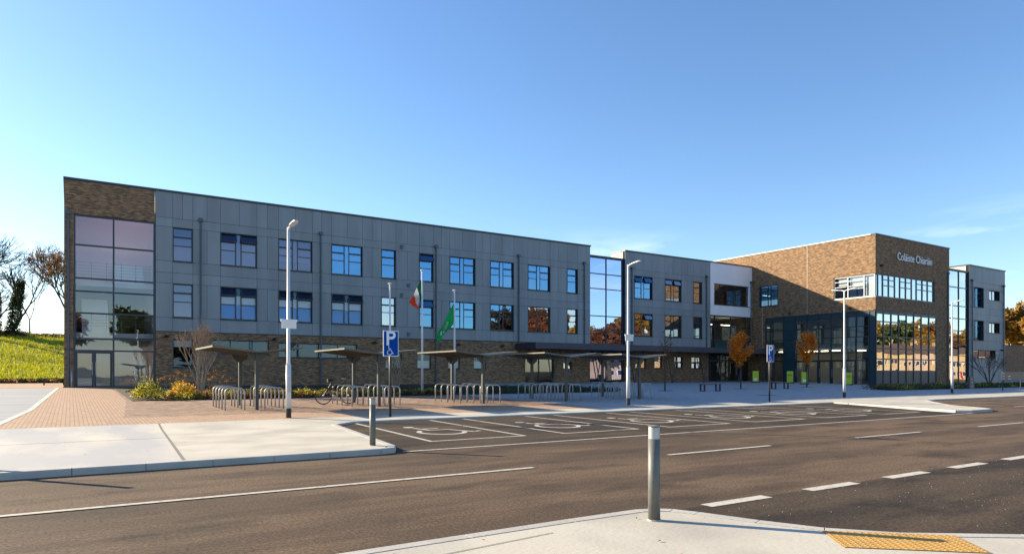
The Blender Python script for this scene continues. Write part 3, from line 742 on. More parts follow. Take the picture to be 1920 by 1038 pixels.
# right-hand clad wing
hs = [(79.9, 82.05, SILL, HEAD), (83.4, 85.9, 9.3, 10.35), (79.9, 82.05, SILL2, HEAD2), (83.4, 85.9, 5.75, 6.85), (79.9, 84.9, 3.0, 3.85)]
V = [82.05, 83.4, 85.9]
cladding(FRONT, 78.8, 87.2, hs, V, [], [81.0, 84.6], R0, .3, M['clad'],
         levels=[(.3, 2.0, [80.9, 83.6]), (2.0, 3.0, [82, 84.9]), (3.0, 3.85, [79.9, 84.9]), (3.85, 4.86, [81.8, 84.6]), (SILL2, 5.75, [79.9, 82.05]), (5.75, 6.85, [79.9, 82.05, 83.4, 85.9]), (6.85, HEAD2, [79.9, 82.05]), (HEAD2, MID, [80.7, 83.4, 85.4]), (MID, SILL, [80.7, 83.4, 85.4]), (SILL, 9.3, [79.9, 82.05]), (9.3, 10.35, [79.9, 82.05, 83.4, 85.9]), (10.35, HEAD, [79.9, 82.05]), (HEAD, BAND, [81.3, 84.5]), (BAND, R0-.1, [80.3, 81.9, 83.4, 85.1])])
window(FRONT, 79.9, 82.05, SILL, HEAD, 'pair', rec=.25); window(FRONT, 79.9, 82.05, SILL2, HEAD2, 'pair', rec=.25)
for h, n_ in ((hs[1], 2), (hs[3], 2), (hs[4], 3)): simple_window(FRONT, *h, nu=n_, rec=.25, d=0)
# pale returns lit by the sun, solid parapets and roofs
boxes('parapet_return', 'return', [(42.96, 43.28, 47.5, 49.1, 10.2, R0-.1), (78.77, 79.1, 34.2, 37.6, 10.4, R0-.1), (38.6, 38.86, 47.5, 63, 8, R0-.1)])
boxes('roof', 'roof', [(4.6, 38.6, 47.55, 63, 12.1, 12.4), (.0, 4.6, 50.0, 63, 12.1, 12.4), (43.3, 61.05, 47.55, 60, 11.7, 11.9), (61.25, 74.3, 34.3, 62, 13.2, 13.5), (79.1, 87.1, 34.3, 44, 12.0, 12.2)])
boxes('coping', 'coping', [pbox(MAIN, -.33, 38.9, R0-.1, R0+.02, -.45, .07), pbox(MAIN, 42.94, 61.04, R0-.1, R0+.02, -.45, .06), (38.55, 38.9, 47.66, 63, R0-.1, R0+.02), pbox(FRONT, 61.0, 74.65, RB, RB+.1, -.4, .05), pbox(FRONT, 78.74, 87.25, R0-.1, R0+.02, -.45, .06), (42.92, 43.3, 47.66, 49.15, R0-.1, R0+.02), (78.74, 79.12, 34.36, 37.7, R0-.1, R0+.02), (-.33, .05, 47.66, 63, R0-.1, R0+.02)])
mb = MB(); mb.box(60.98, 61.3, 34.32, 62, RB+.001, RB+.11); mb.build('pale_coping', M['coping_l'], S)
boxes('rear_wall', 'clad', [(0, 61, 62.9, 63.2, -.2, 12.4), (61.25, 74.6, 61.7, 62, -.2, RB-.1), (86.95, 87.2, 34.25, 44, -.2, R0-.1), (74.6, 87.2, 43.9, 44.2, -.2, R0-.1)])
# interior: floors, back walls and cross walls that show through the glass
mb = MB()
for z in (3.95, 7.5): mb.box(4.6, 60.9, 47.62, 54, z-.2, z)
mb.box(4.6, 60.9, 47.62, 54, .40, .55); mb.box(4.6, 60.9, 47.62, 54, 11.0, 11.1)
for z in (7.3, 10.9): mb.box(61.5, 74.2, 34.4, 46, z, z+.2)
mb.box(61.2, 74.4, 34.2, 58, .22, .30)
for z in (3.9, 7.5): mb.box(74.75, 87.0, 34.5, 42, z, z+.2)
mb.build('floor_slab', M['slab'], S)
mb = MB(); mb.box(4.6, 61, 53.8, 54, .5, 11)
for x in (7, 11.3, 14.8, 18.5, 21, 24.2, 27.9, 31.3, 35.3, 38.7, 43.3, 47.3, 51.2, 54.4): mb.box(x, x+.12, 47.62, 53.8, .5, 11)
mb.box(74.9, 87, 41, 41.2, .3, 11.8); mb.box(79.3, 79.5, 34.4, 41, .3, 12); mb.box(83, 83.1, 34.4, 41, .3, 12)
mb.box(61.5, 74.2, 44, 44.2, 7.5, 13); mb.box(68, 68.2, 38.2, 44, 7.5, 11)
mb.build('interior_wall', M['room'], S)
mb = MB(); mb.box(66, 66.2, 38, 58, .3, 7.2); mb.box(61.3, 74.3, 50, 50.2, .3, 7.3); mb.box(66.2, 74.2, 38.6, 38.8, .3, 7.2); mb.box(63.4, 63.8, 43, 43.4, .3, 7.2); mb.box(63.4, 63.8, 38, 38.4, .3, 7.2)
mb.box(62.4, 66, 35, 49, 3.75, 3.95)
mb.build('foyer_wall', M['room_d'], S)
for x, y, l in ((62.0, 44, 1.2), (62.6, 41.3, 1.6), (62.4, 38.6, .9), (62.8, 40.0, .7), (64.3, 42.6, 1.0), (65, 37.5, .8)): boxes('ceiling_light', 'lit', [(x, x+.14, y-l/2, y+l/2, 3.55, 3.63)])
boxes('ceiling_light', 'lit', [(x, x+1.2, 49.3, 49.42, 10.1, 10.16) for x in (55.4,)]+[(x, x+1.3, 49.0, 49.12, 6.5, 6.56) for x in (55.6, 58.4)])
# entrance canopy along the front, fascia, V struts
mb = MB(); X0, X1, Yf = 30.85, 61.0, 44.2
mb.box(X0, X1, Yf, Yf+.12, 3.36, 3.84); mb.box(X0, X0+.12, Yf+.12, 47.15, 3.36, 3.84); mb.build('canopy_fascia', M['fascia'], S)
mb = MB(); mb.box(X0+.12, X1, Yf+.12, 47.2, 3.42, 3.78); mb.build('canopy_deck', M['roof'], S)
def vstrut(x):
    m_ = MB(); m_.tube([(x, 44.9, zg(44.9)), (x-.62, 44.9, 3.42)], .045, 8); m_.tube([(x+.02, 44.9, zg(44.9)), (x+.62, 44.9, 3.42)], .045, 8)
    m_.box(x-.12, x+.12, 44.78, 45.02, zg(44.9)-.02, zg(44.9)+.03); m_.build('canopy_strut', M['post'], S)
for x in (33.0, 38.0, 42.0, 46.7, 51.0, 56.0, 59.8): vstrut(x)
# downpipes
def downpipe(pl, u, ztop, zbot, d=.09):
    m_ = MB(); m_.tube([pl.p(u, ztop, d), pl.p(u, zbot, d)], .055, 8)
    pl.box(m_, u-.12, u+.12, ztop, ztop+.22, d-.09, d+.11)
    z = zbot+.4
    while z < ztop: pl.box(m_, u-.075, u+.075, z, z+.05, .0, d+.065); z += 1.9
    m_.build('downpipe', M['alu_b'], S)
for u, zb in ((6.97, .45), (14.66, .45), (23.58, .45), (31.19, 3.86), (38.14, 3.86), (43.78, 3.86), (53.91, 3.86)): downpipe(MAIN, u, BAND-.05, zb)
downpipe(MAIN, -.08, 10.6, .5); downpipe(MAIN, 60.8, 10.9, 4.0); downpipe(FRONT, 74.2, 11.3, .3); downpipe(FRONT, 79.35, 11.0, .3); downpipe(FRONT, 86.7, 10.9, .3)
# wall lamps, vents and cameras
def wall_lamp(pl, u, z):
    m_ = MB(); pl.box(m_, u-.05, u+.05, z-.02, z+.16, -.02, .12)
    c = pl.p(u, z+.06, .16)
    m_.tube([(c[0], c[1], c[2]+.10), (c[0], c[1], c[2]+.04), (c[0], c[1], c[2]-.06)], [.05, .10, .17], 10); m_.build('wall_lamp', M['black'], S)
for u, z in ((5.0, 3.62), (11.5, 3.62), (18.6, 3.55), (25.5, 3.55), (29.6, 3.55)): wall_lamp(MAIN, u, z)
wall_lamp(FRONT, 61.85, 11.1); wall_lamp(FRONT, 86.2, 3.85)
for y in (42.6, 36.3): wall_lamp(SIDE, y, 7.35)
boxes('movement_joint', 'edging', [(61.046, 61.052, 40.70, 40.73, 7.16, RB-.02), (61.046, 61.052, 45.9, 45.93, 4.0, SILL-.1)])
def vent(u, z):
    m_ = MB(); MAIN.box(m_, u-.11, u+.11, z-.11, z+.11, 0, .05); MAIN.box(m_, u-.08, u+.08, z-.13, z-.09, .0, .09); MAIN.box(m_, u-.13, u+.13, z+.10, z+.13, 0, .10); m_.build('wall_vent', M['alu_b'], S)
for u, z in ((20.75, 10.78), (21.3, 7.95), (20.75, 7.2), (21.3, 4.3), (24.1, 3.6), (27.8, 3.65)): vent(u, z)

# ================================================================== STREET FURNITURE
# lamp columns
def lamp_column(X, Y, h, label, arms=1, notice=True):
    z = zg(Y); e = empty('street_lamp', (X, Y, z)); tag(e, label, 'street lamp', 'lamp columns along the kerb')
    m_ = MB(); m_.tube([(X, Y, z+1.55), (X, Y, z+1.62), (X, Y, z+h)], [.075, .052, .042], 12)
    m_.tube([(X, Y, z+.28), (X, Y, z+1.55)], .076, 12); m_.build('column', M['lampbody'], e, True)
    m_ = MB(); m_.box(X-.035, X+.035, Y-.082, Y-.06, z+.75, z+1.2); m_.build('access_door', M['galv'], e)
    m_ = MB(); m_.tube([(X, Y, z), (X, Y, z+.28)], .079, 12); m_.build('base_sleeve', M['black'], e)
    for s_ in ((1,) if arms == 1 else (1, -1)):
        m_ = MB(); dx, dy = .05*s_, -1.0*s_
        m_.tube([(X, Y, z+h-.06), (X+dx*.12, Y+dy*.12, z+h), (X+dx*.3, Y+dy*.3, z+h+.02)], [.035, .03, .03], 8); m_.build('arm', M['lampbody'], e)
        hd = MB(); u = Vector((dx, dy, 0)).normalized(); v = Vector((-u.y, u.x, 0)); c = Vector((X, Y, z+h))
        P = []
        for t, wd, zz in ((.18, .04, .0), (.30, .085, .015), (.60, .095, .05), (.68, .06, .06)):
            q0 = c+u*t; P.append([tuple(q0-v*wd+Vector((0, 0, zz-.015))), tuple(q0+v*wd+Vector((0, 0, zz-.015))), tuple(q0+v*wd*.8+Vector((0, 0, zz+.03))), tuple(q0-v*wd*.8+Vector((0, 0, zz+.03)))])
        for a, b in zip(P, P[1:]):
            for k in range(4): hd.poly([a[k], a[(k+1) % 4], b[(k+1) % 4], b[k]])
        hd.poly(P[0]); hd.poly(P[-1][::-1]); hd.build('lamp_head', M['lampbody'], e)
    if notice:
        m_ = MB(); zb = z+2.62
        m_.box(X-.21, X+.21, Y-.075, Y-.06, zb, zb+.24); m_.box(X-.24, X+.24, Y-.085, Y-.055, zb+.2, zb+.27); m_.tube([(X-.0, Y, zb+.05), (X, Y, zb+.12)], .075, 10); m_.build('sign_bracket', M['white'], e)
lamp_column(5.40, 20.45, 5.6, 'tall white lamp column on the pink paving in front of the left bike shelter')
lamp_column(19.25, 20.95, 5.75, 'white lamp column in front of the glazed link, with a small box halfway up')
lamp_column(34.95, 21.1, 5.75, 'white lamp column with two arms in front of the brick entrance block', 2, False)
lamp_column(47.9, 21.6, 5.9, 'farthest lamp column, by the hedge and the right hand glazed tower', 1, False)

# parking signs
def parking_sign(X, Y, label):
    z = zg(Y); e = empty('parking_sign', (X, Y, z)); tag(e, label, 'parking sign', 'blue disabled parking signs')
    m_ = MB(); m_.tube([(X, Y, z), (X, Y, z+2.60)], .038, 10); m_.tube([(X, Y, z+2.60), (X, Y, z+2.62)], .042, 10); m_.build('post', M['post'], e, True)
    p = MB(); x0, x1, z0, z1, y = X-.25, X+.25, z+1.84, z+2.62, Y-.05
    p.box(x0, x1, y-.006, y+.006, z0, z1); o = p.build('plate', M['signwhite'], e)
    p = MB(); p.box(x0+.022, x1-.022, y-.012, y-.008, z0+.022, z1-.022); p.build('blue_face', M['pblue'], o)
    p = MB()
    P_ = [(-.12, .10), (-.12, .52)]                       # letter P
    for q in stroke([(-.085, .06), (-.085, .50)], .085): p.poly([(X-.02+a.x, y-.015, z0+.275+a.y) for a in q])
    arc = [(.0+.02, .459)]+[(.045+.088*math.cos(math.radians(a)), .371+.088*math.sin(math.radians(a))) for a in range(90, -91, -15)]+[(.0, .283)]
    arc[0] = (-.06, .459); arc[-1] = (-.06, .283)
    for q in stroke(arc, .082): p.poly([(X-.02+a.x, y-.0155, z0+.275+a.y) for a in q])
    for q in wheelchair(.12): p.poly([(X-.045+a.x*.185, y-.016, z0+.122+a.y*.18) for a in q])
    p.build('symbols', M['signwhite'], o)
parking_sign(8.22, 19.55, 'blue and white P sign with a wheelchair symbol, on a grey post before the flagpoles')
parking_sign(27.25, 20.1, 'blue parking sign with a wheelchair symbol, on a post before the entrance block')

# bollards
def bollard(X, Y, z, label, r=.055, h=.86):
    e = empty('bollard', (X, Y, z)); tag(e, label, 'bollard', 'grey bollards on the kerbs')
    m_ = MB(); m_.tube([(X, Y, z), (X, Y, z+h-.12), ], r, 20); m_.build('post', M['bollard'], e, True)
    m_ = MB(); m_.tube([(X, Y, z+h-.118), (X, Y, z+h-.02), (X, Y, z+h-.012)], [r*.93, r*.93, r*.88], 20); m_.build('steel_band', M['galv'], e, False)
    m_ = MB(); m_.tube([(X, Y, z+h-.011), (X, Y, z+h-.003), (X, Y, z+h)], [r, r, r*.93], 20); m_.build('cap', M['bollard'], e)
    m_ = MB(); m_.tube([(X, Y, z-.002), (X, Y, z+.012)], r*1.12, 20); m_.build('collar', M['kerb'], e)
bollard(4.47, 4.52, .061, 'big grey bollard with a pale band, standing on the nearest pavement corner')
bollard(4.60, 11.75, zg(11.75), 'grey bollard at the end of the left concrete pavement, beside the parking bays')
bollard(-.9, 11.55, zg(11.55), 'grey bollard near the left pavement edge whose shadow falls on the road')

# flagpoles with flags
def flagpole(X, Y, h, label):
    z = zg(Y); e = empty('flagpole', (X, Y, z)); tag(e, label, 'flagpole', 'white flagpoles by the planting bed')
    m_ = MB(); m_.tube([(X, Y, z), (X, Y, z+h)], [.065, .04], 12); m_.build('pole', M['white'], e, True)
    m_ = MB(); m_.tube([(X, Y, z+h), (X, Y, z+h+.03), (X, Y, z+h+.06)], [.10, .10, .03], 12); m_.build('finial', M['white'], e)
    m_ = MB(); m_.tube([(X-.06, Y-.03, z+.9), (X-.055, Y-.03, z+h-.05)], .008, 4); m_.build('halyard', M['flagwhite'], e)
    return z
FP = ((13.4, 31.9, 5.55), (15.02, 31.6, 6.3), (17.25, 32.3, 5.5))
flagpole(*FP[0], 'white flagpole without a flag, rising behind the first blue parking sign')
flagpole(*FP[1], 'tallest white flagpole, carrying the green, white and orange flag')
flagpole(*FP[2], 'white flagpole carrying the plain green flag with white emblems')
def flag(name, hoist, fly, n, m_, matf, mats, label, fold=.10):
    """cloth between a hoist edge (top, bottom) and a drooping fly edge, with folds in depth"""
    mb = MB(); A, B = map(Vector, hoist); C2, D2 = map(Vector, fly)
    def pt(i, j):
        u, v = i/n, j/m_
        a = A.lerp(B, v); b = C2.lerp(D2, v)
        p = a.lerp(b, u); sag = math.sin(u*PI)*.06
        p = p+Vector((0, 0, -sag*.4))
        p.y += fold*math.sin(u*7+v*5)*u**.5+.05*math.sin(v*11+u*3)*u
        p.x += .03*math.sin(v*9+u*6)*u
        return tuple(p)
    idx = {}
    for i in range(n+1):
        for j in range(m_+1): idx[i, j] = len(mb.v); mb.v.append(pt(i, j))
    for i in range(n):
        for j in range(m_): mb.f.append((idx[i, j], idx[i+1, j], idx[i+1, j+1], idx[i, j+1])); mb.m.append(matf((i+.5)/n, (j+.5)/m_))
    o = mb.build(name, mats, None, True); md = o.modifiers.new('cloth', 'SOLIDIFY'); md.thickness = .006
    return tag(o, label, 'flag')
X, Y, h = FP[1]; 
flag('tricolour_flag', ((X-.07, Y-.02, 6.15), (X-.05, Y-.02, 5.12)), ((X-.74, Y-.1, 4.95), (X-.22, Y+.15, 4.62)), 18, 12,
     lambda u, v: 0 if u < .36 else 1 if u < .68 else 2, [M['dgreen'], M['flagwhite'], M['orange']], 'green, white and orange striped flag hanging limp from the tallest flagpole')
X, Y, h = FP[2]
def emb(u, v):
    a = (u-.43)/.07; b = (v-.55)/.24
    if a*a+b*b < 1 and math.sin(v*60+u*38) > -.1: return 1
    a = (u-.70)/.055; b = (v-.62)/.16
    if a*a+b*b < 1: return 1
    if abs(u-.55) < .03 and .3 < v < .9 and math.sin(v*34) > .1: return 1
    return 0
flag('green_flag', ((X-.07, Y-.02, 5.12), (X-.05, Y-.02, 4.05)), ((X-1.12, Y-.2, 3.42), (X-.95, Y+.2, 2.98)), 44, 30, emb, [M['green'], M['flagwhite']],
     'bright green flag with white emblems drooping from the right hand flagpole', .12)

# bike shelters (five) and Sheffield stands
def make_shelter():
    e = empty('bike_shelter', (0, 0, 0)); D = 2.2
    for y, nm in ((0, 'post'), (2.7, 'post')):
        m_ = MB(); m_.box(-.055, .055, y-.055, y+.055, 0, 1.95); m_.build(nm, M['post'], e, local=True)
        m_ = MB(); m_.prism([(-.32, y-.02, 1.97), (0, y-.02, 1.925), (.32, y-.02, 1.97), (.24, y-.02, 1.78), (.08, y-.02, 1.66), (-.08, y-.02, 1.66), (-.24, y-.02, 1.78)], (0, .04, 0)); m_.build('bracket', M['post'], e, local=True)
    for s_ in (-1, 1):
        m_ = MB(); a = (0, 1.945); b = (s_*1.42, 2.115); YA, YB = -.35, 3.15
        pr = [(a[0], a[1]+.0), (b[0], b[1]), (b[0], b[1]+.035), (a[0], a[1]+.035)]
        m_.prism([(x, YA, z) for x, z in pr], (0, YB-YA, 0)); o = m_.build('roof_wing', M['shelterroof'], e, local=True)
        for y in (.45, 1.35, 2.25):
            m_ = MB(); m_.prism([(a[0], y, a[1]-.003), (b[0], y, b[1]-.003), (b[0], y, b[1]-.045), (a[0], y, a[1]-.07)], (0, .05, 0)); m_.build('rafter', M['shelter'], o, local=True)
        m_ = MB(); m_.prism([(b[0]-s_*.02, YA-.03, b[1]-.02), (b[0]+s_*.04, YA-.03, b[1]-.02), (b[0]+s_*.04, YA-.03, b[1]+.037), (b[0]-s_*.02, YA-.03, b[1]+.037)], (0, YB-YA+.06, 0))
        for yy in (YA-.05, YB+.005): m_.prism([(a[0], yy, a[1]-.012), (b[0], yy, b[1]-.012), (b[0], yy, b[1]+.037), (a[0], yy, a[1]+.037)], (0, .045, 0))
        m_.build('edge_trim', M['shelter'], o, local=True)
    return e
SHX = [5.33, 9.72, 14.25, 18.55, 22.95]
SHL = ['first bike shelter from the left, behind the nearest lamp column', 'second bike shelter, the one with the bicycle under it and the parking sign in front',
       'third bike shelter, in the middle, beneath the two flags', 'fourth bike shelter, left of the second lamp column', 'farthest bike shelter, to the right of the second lamp column']
sh0 = make_shelter()
for i, x in enumerate(SHX):
    e = sh0 if i == 0 else copy_tree(sh0); y = 24.2; e.location = (x, y, zg(y)); tag(e, SHL[i], 'bike shelter', 'butterfly roofed bike shelters')
m_ = MB(); wdt, hh, r = .62, .74, .15; pts = [(0, 0, 0)]
for k in range(0, 5): a = PI-k*PI/8; pts.append((r+r*math.cos(a), 0, hh-r+r*math.sin(a)))
for k in range(0, 5): a = PI/2-k*PI/8; pts.append((wdt-r+r*math.cos(a), 0, hh-r+r*math.sin(a)))
pts.append((wdt, 0, 0)); m_.tube(pts, .024, 8)
stand0 = None; ordn = ['nearest', 'second', 'third', 'fourth', 'farthest']
shn = ['first', 'second', 'third', 'fourth', 'fifth']
for i, x in enumerate(SHX):
    for c, off in enumerate((-.98, .30)):
        for k in range(5):
            y = 24.35+k*.56
            if stand0 is None: o = m_.build('bike_stand', M['galv'], None, True, True); stand0 = o
            else: o = stand0.copy(); COL.objects.link(o)
            o.location = (x+off, y, zg(y))
            tag(o, f'steel hoop, {ordn[k]} of five {"left" if c == 0 else "right"} of the posts under the {shn[i]} shelter from the left', 'bike stand', 'steel bike hoops under the shelters')
# the parked bicycle
bx_, by_ = 8.25, 26.2; bz = zg(by_)
e = empty('bicycle', (bx_+.5, by_, bz)); tag(e, 'dark bicycle leaning on the hoops under the second shelter', 'bicycle')
for k, wx in enumerate((bx_, bx_+1.0)):
    m_ = MB(); pts = [(wx+.33*math.cos(a*PI/12), by_, bz+.345+.33*math.sin(a*PI/12)) for a in range(25)]; m_.tube(pts, .02, 6, cap=False); o = m_.build('wheel', M['rubber'], e)
    m_ = MB()
    for a in range(12): m_.tube([(wx, by_, bz+.345), (wx+.32*math.cos(a*PI/6), by_, bz+.345+.32*math.sin(a*PI/6))], .003, 3)
    m_.tube([(wx, by_-.04, bz+.345), (wx, by_+.04, bz+.345)], .025, 8); m_.build('spokes', M['steel'], o)
m_ = MB(); P = lambda x, z: (bx_+x, by_, bz+z)
for a, b in ((P(0, .345), P(.42, .30)), (P(.42, .30), P(.30, .80)), (P(.30, .80), P(0, .345)), (P(.33, .72), P(.86, .78)), (P(.42, .30), P(.88, .68)), (P(.84, .86), P(1.0, .345))): m_.tube([a, b], .017, 6)
m_.build('frame', M['bikeframe'], e)
m_ = MB(); m_.tube([P(.84, .84), P(.81, .98)], .015, 6); m_.tube([(bx_+.81, by_-.28, bz+1.0), (bx_+.83, by_, bz+.98), (bx_+.81, by_+.28, bz+1.0)], .015, 6); m_.build('handlebar', M['black'], e)
m_ = MB(); m_.tube([P(.16, .92), P(.40, .93)], [.075, .025], 8); m_.tube([P(.29, .78), P(.28, .92)], .014, 6); m_.build('saddle', M['black'], e)
m_ = MB(); m_.tube([(bx_+.42, by_-.06, bz+.30), (bx_+.42, by_+.06, bz+.30)], .07, 10); m_.box(bx_+.33, bx_+.5, by_-.1, by_-.06, bz+.13, bz+.16); m_.box(bx_+.33, bx_+.5, by_+.06, by_+.1, bz+.44, bz+.47); m_.build('pedals', M['steel'], e)

# benches, lime boards
def bench(X, Y, label, L_=1.7, rz=0):
    z = zg(Y); e = empty('bench', (X, Y, z), rz); tag(e, label, 'bench', 'low benches on the plaza')
    m_ = MB()
    for k in range(4): m_.box(-L_/2, L_/2, -.22+k*.115, -.22+k*.115+.095, .42, .47)
    m_.build('seat', M['wood'], e, local=True)
    for s_ in (-1, 1):
        m_ = MB(); x = s_*(L_/2-.08); m_.box(x-.04, x+.04, -.2, .2, 0, .045); m_.box(x-.04, x+.04, -.2, -.12, .045, .42); m_.box(x-.04, x+.04, .12, .2, .045, .42); m_.build('leg', M['black'], e, local=True)
bench(34.2, 29.6, 'low dark bench on the plaza left of the left amber tree', 1.6)
bench(42.8, 30.7, 'low dark bench between the two amber leaved trees', 1.6)
def board(X, Y, label, rz, h=1.05, base=False):
    z = zg(Y); e = empty('notice_board', (X, Y, z), rz); tag(e, label, 'notice board', 'lime green boards before the entrance')
    m_ = MB(); m_.box(-.30, .30, -.02, .02, .10, h); m_.build('panel', M['yellow'], e, local=True)
    m_ = MB(); m_.box(-.17, .14, -.024, -.021, .22, .42) if base else m_.box(-.22, .2, -.024, -.021, .70, .86); m_.build('notice', M['signwhite'] if base else M['leaf_y'], e, local=True)
    m_ = MB()
    if base: m_.prism([(-.4, -.22, .0), (.4, -.22, 0), (.34, -.16, .09), (-.34, -.16, .09)], (0, .38, 0))
    else: m_.box(-.3, -.26, -.15, .15, 0, .095); m_.box(.26, .3, -.15, .15, 0, .095); m_.box(-.26, .26, -.015, .015, .03, .095)
    m_.build('foot', M['black'], e, local=True)
RZ = math.radians(-30)
board(55.9, 42.8, 'lime board with a white notice, in the dark corner by the left entrance', RZ, 1.12, True)
board(57.0, 39.8, 'widest lime green board, in front of the teal glass panel', RZ, 1.15)
board(56.3, 37.8, 'lime board with white notice, beside the trunk of the right amber tree', RZ, 1.1, True)
board(57.6, 34.4, 'rightmost lime green board, beside the two armed lamp column', RZ, 1.12)
# direction sign and stone at the right
e = empty('direction_sign', (50.4, 20.6, zg(20.6))); tag(e, 'grey direction sign with white writing at the right edge', 'sign'); z = zg(20.6)
X0 = 56.0; Y0 = 22.0; z = zg(Y0)
e.location = (X0, Y0, z)
for k in range(3):
    m_ = MB(); z0 = z+.80+k*.195; m_.box(X0, X0+3.7, Y0-.02, Y0+.02, z0, z0+.18); o = m_.build('panel', M['signpanel'], e)
    for t, xx, s_ in ((('Cois', .1, .16), ('Deliveries', 1.0, .12), ('P', 3.45, .15)), (('Scoil', .1, .16), ('Reception', .95, .12), ('P', 3.45, .15)), (('Main', .1, .16), ('P', 3.45, .15)))[k]:
        text(t, s_*1.1, (X0+xx, Y0-.03, z0+.035), M['signwhite'], o, .004, 'sign_writing')
for x in (X0+.35, X0+3.3):
    m_ = MB(); m_.tube([(x, Y0+.05, z), (x, Y0+.05, z+1.42)], .035, 8); m_.build('post', M['post'], e)
X0, Y0 = 59.3, 25.3; z = zg(Y0)
e = empty('stone_marker', (X0, Y0, z)); tag(e, 'dark upright monument slab with pale emblem beside the hedge', 'monument')
m_ = MB(); m_.prism([(X0-.36, Y0, z-.02), (X0+.36, Y0, z-.02), (X0+.36, Y0, z+.86), (X0+.2, Y0, z+.98), (X0-.2, Y0, z+.98), (X0-.36, Y0, z+.86)], (0, .18, 0)); m_.build('slab', M['signpanel'], e)
m_ = MB(); m_.tube([(X0, Y0-.006, z+.5), (X0, Y0-.002, z+.5)], .07, 12); m_.box(X0-.2, X0+.2, Y0-.006, Y0-.002, z+.2, z+.24); m_.box(X0-.15, X0+.15, Y0-.006, Y0-.002, z+.72, z+.75); m_.build('emblem', M['galv'], e)
# bench by the left end and service post
bench(-.95, 57.5, 'bench standing by the left corner of the school', 1.3)
m_ = MB(); m_.tube([(.08, 46.8, zg(46.8)), (.08, 46.8, zg(46.8)+.95)], .04, 10); m_.tube([(.08, 46.8, zg(46.8)+.95), (.08, 46.8, zg(46.8)+.98)], .045, 10)
tag(m_.build('door_post', M['steel'], None, True), 'short steel post left of the glazed door', 'post')

# ================================================================== PLANTING
def clump(mb, c, r, n, sz, m=0, flat=.7):
    for _ in range(n):
        v = Vector((random.gauss(0, 1), random.gauss(0, 1), random.gauss(0, 1))).normalized()*r*random.uniform(.6, 1.05)
        mb.leaf((c[0]+v.x, c[1]+v.y, c[2]+abs(v.z)*flat), sz*random.uniform(.7, 1.3), m)
BZ = .03
g = MB(); sheet(g, [(2.05, 31.2), (27.6, 30.9), (29.2, 33), (29.2, 35.6), (26.5, 38), (26.5, 46.6), (4.45, 46.9), (4.45, 45.4), (2.05, 44)], BZ); struct('planting_bed', g, M['soil'])
g = MB(); sheet(g, [(48.2, 25.6), (90, 25.6), (90, 33), (75.2, 33), (75.2, 30), (50, 28.0)], BZ); struct('right_planting_bed', g, M['soil'])
# shrubs one can tell apart at the bed's front edge: each its own object
def shrub(X, Y, r, h, mats, label, n=None, sz=.09, group='shrubs along the front of the planting bed', name='shrub'):
    z = zg(Y)+BZ; e = empty(name, (X, Y, z)); tag(e, label, 'shrub', group)
    m_ = MB()
    n = n or int(900*r)
    for _ in range(n):
        a = random.uniform(0, 2*PI); el = math.asin(random.uniform(0, 1)); lump = 1+.22*noise.noise(Vector((X*3+math.cos(a)*1.6, Y*3+math.sin(a)*1.6, el*2)))*2
        rr = random.uniform(.72, 1.03)*lump
        m_.leaf((X+r*rr*math.cos(a)*math.cos(el), Y+r*rr*math.sin(a)*math.cos(el), z+h*rr*math.sin(el)+.02), sz*random.uniform(.6, 1.3), random.randrange(len(mats)))
    m_.build('foliage', mats, e)
    m_ = MB()
    for k in range(5): a = k*1.3; m_.tube([(X, Y, z-.02), (X+r*.6*math.cos(a), Y+r*.6*math.sin(a), z+h*.7)], [.015, .006], 4)
    m_.build('stem', M['bark'], e)
yl = [M['leaf_y'], M['leaf_y'], M['leaf_g']]; yo = [M['leaf_y'], M['leaf_o'], M['leaf_y']]
shrub(2.75, 32.2, .60, .74, yl, 'round yellow green shrub at the left tip of the planting bed', 1300, .10)
shrub(4.05, 32.3, .52, .66, yo, 'yellow and orange shrub, second from the left tip of the bed', 1100, .10)
SHR = [(5.1, .40, 0, 'rust red and green low shrub, right beside the orange tinted mound'), (5.95, .34, 1, 'small yellow green shrub at the foot of the bare multi stemmed tree'),
 (6.75, .30, 3, 'olive shrub seen through the gap left of the first hoops'), (7.5, .36, 2, 'amber shrub behind the left hoops of the first shelter'), (8.4, .30, 0, 'rust coloured shrub behind the back post of the first shelter'),
 (9.2, .36, 1, 'yellow shrub seen between the two hoop rows of the first shelter'), (10.1, .32, 3, 'dull olive shrub behind the right hoops of the first shelter'), (11.0, .38, 1, 'bright yellow green shrub just right of the nearest lamp column'),
 (12.0, .34, 2, 'amber shrub left of the parked bicycle'), (13.0, .30, 1, 'pale yellow shrub directly behind the front wheel of the bicycle')]
for x, rr_, t_, lb in SHR:
    mt = ([M['leaf_r'], M['leaf_g'], M['leaf_b']], yl, yo, [M['leaf_g'], M['leaf_dg'], M['leaf_y']])[t_]
    shrub(x, 31.9+.3*math.sin(x*5), rr_, rr_*1.05, mt, lb, None, .085)
g = MB(); mats = [M['leaf_y'], M['leaf_r'], M['leaf_g'], M['leaf_dg'], M['leaf_b']]
for _ in range(420):                                   # mixed ground cover nobody could count
    x = random.uniform(2.4, 16); y = random.uniform(32.6, 40) if x > 4.6 else random.uniform(33, 40)
    m0 = random.choice((0, 1, 2, 2, 3, 4)); r = random.uniform(.12, .32); clump(g, (x, y, zg(y)+BZ), r, 26, .09, m0)
for _ in range(700):
    x = random.uniform(14, 28.6); y = random.uniform(31.3, 37.5); m0 = random.choice((2, 3, 3, 3)); r = random.uniform(.2, .42)
    clump(g, (x, y, zg(y)+BZ), r, 28, .10, m0)
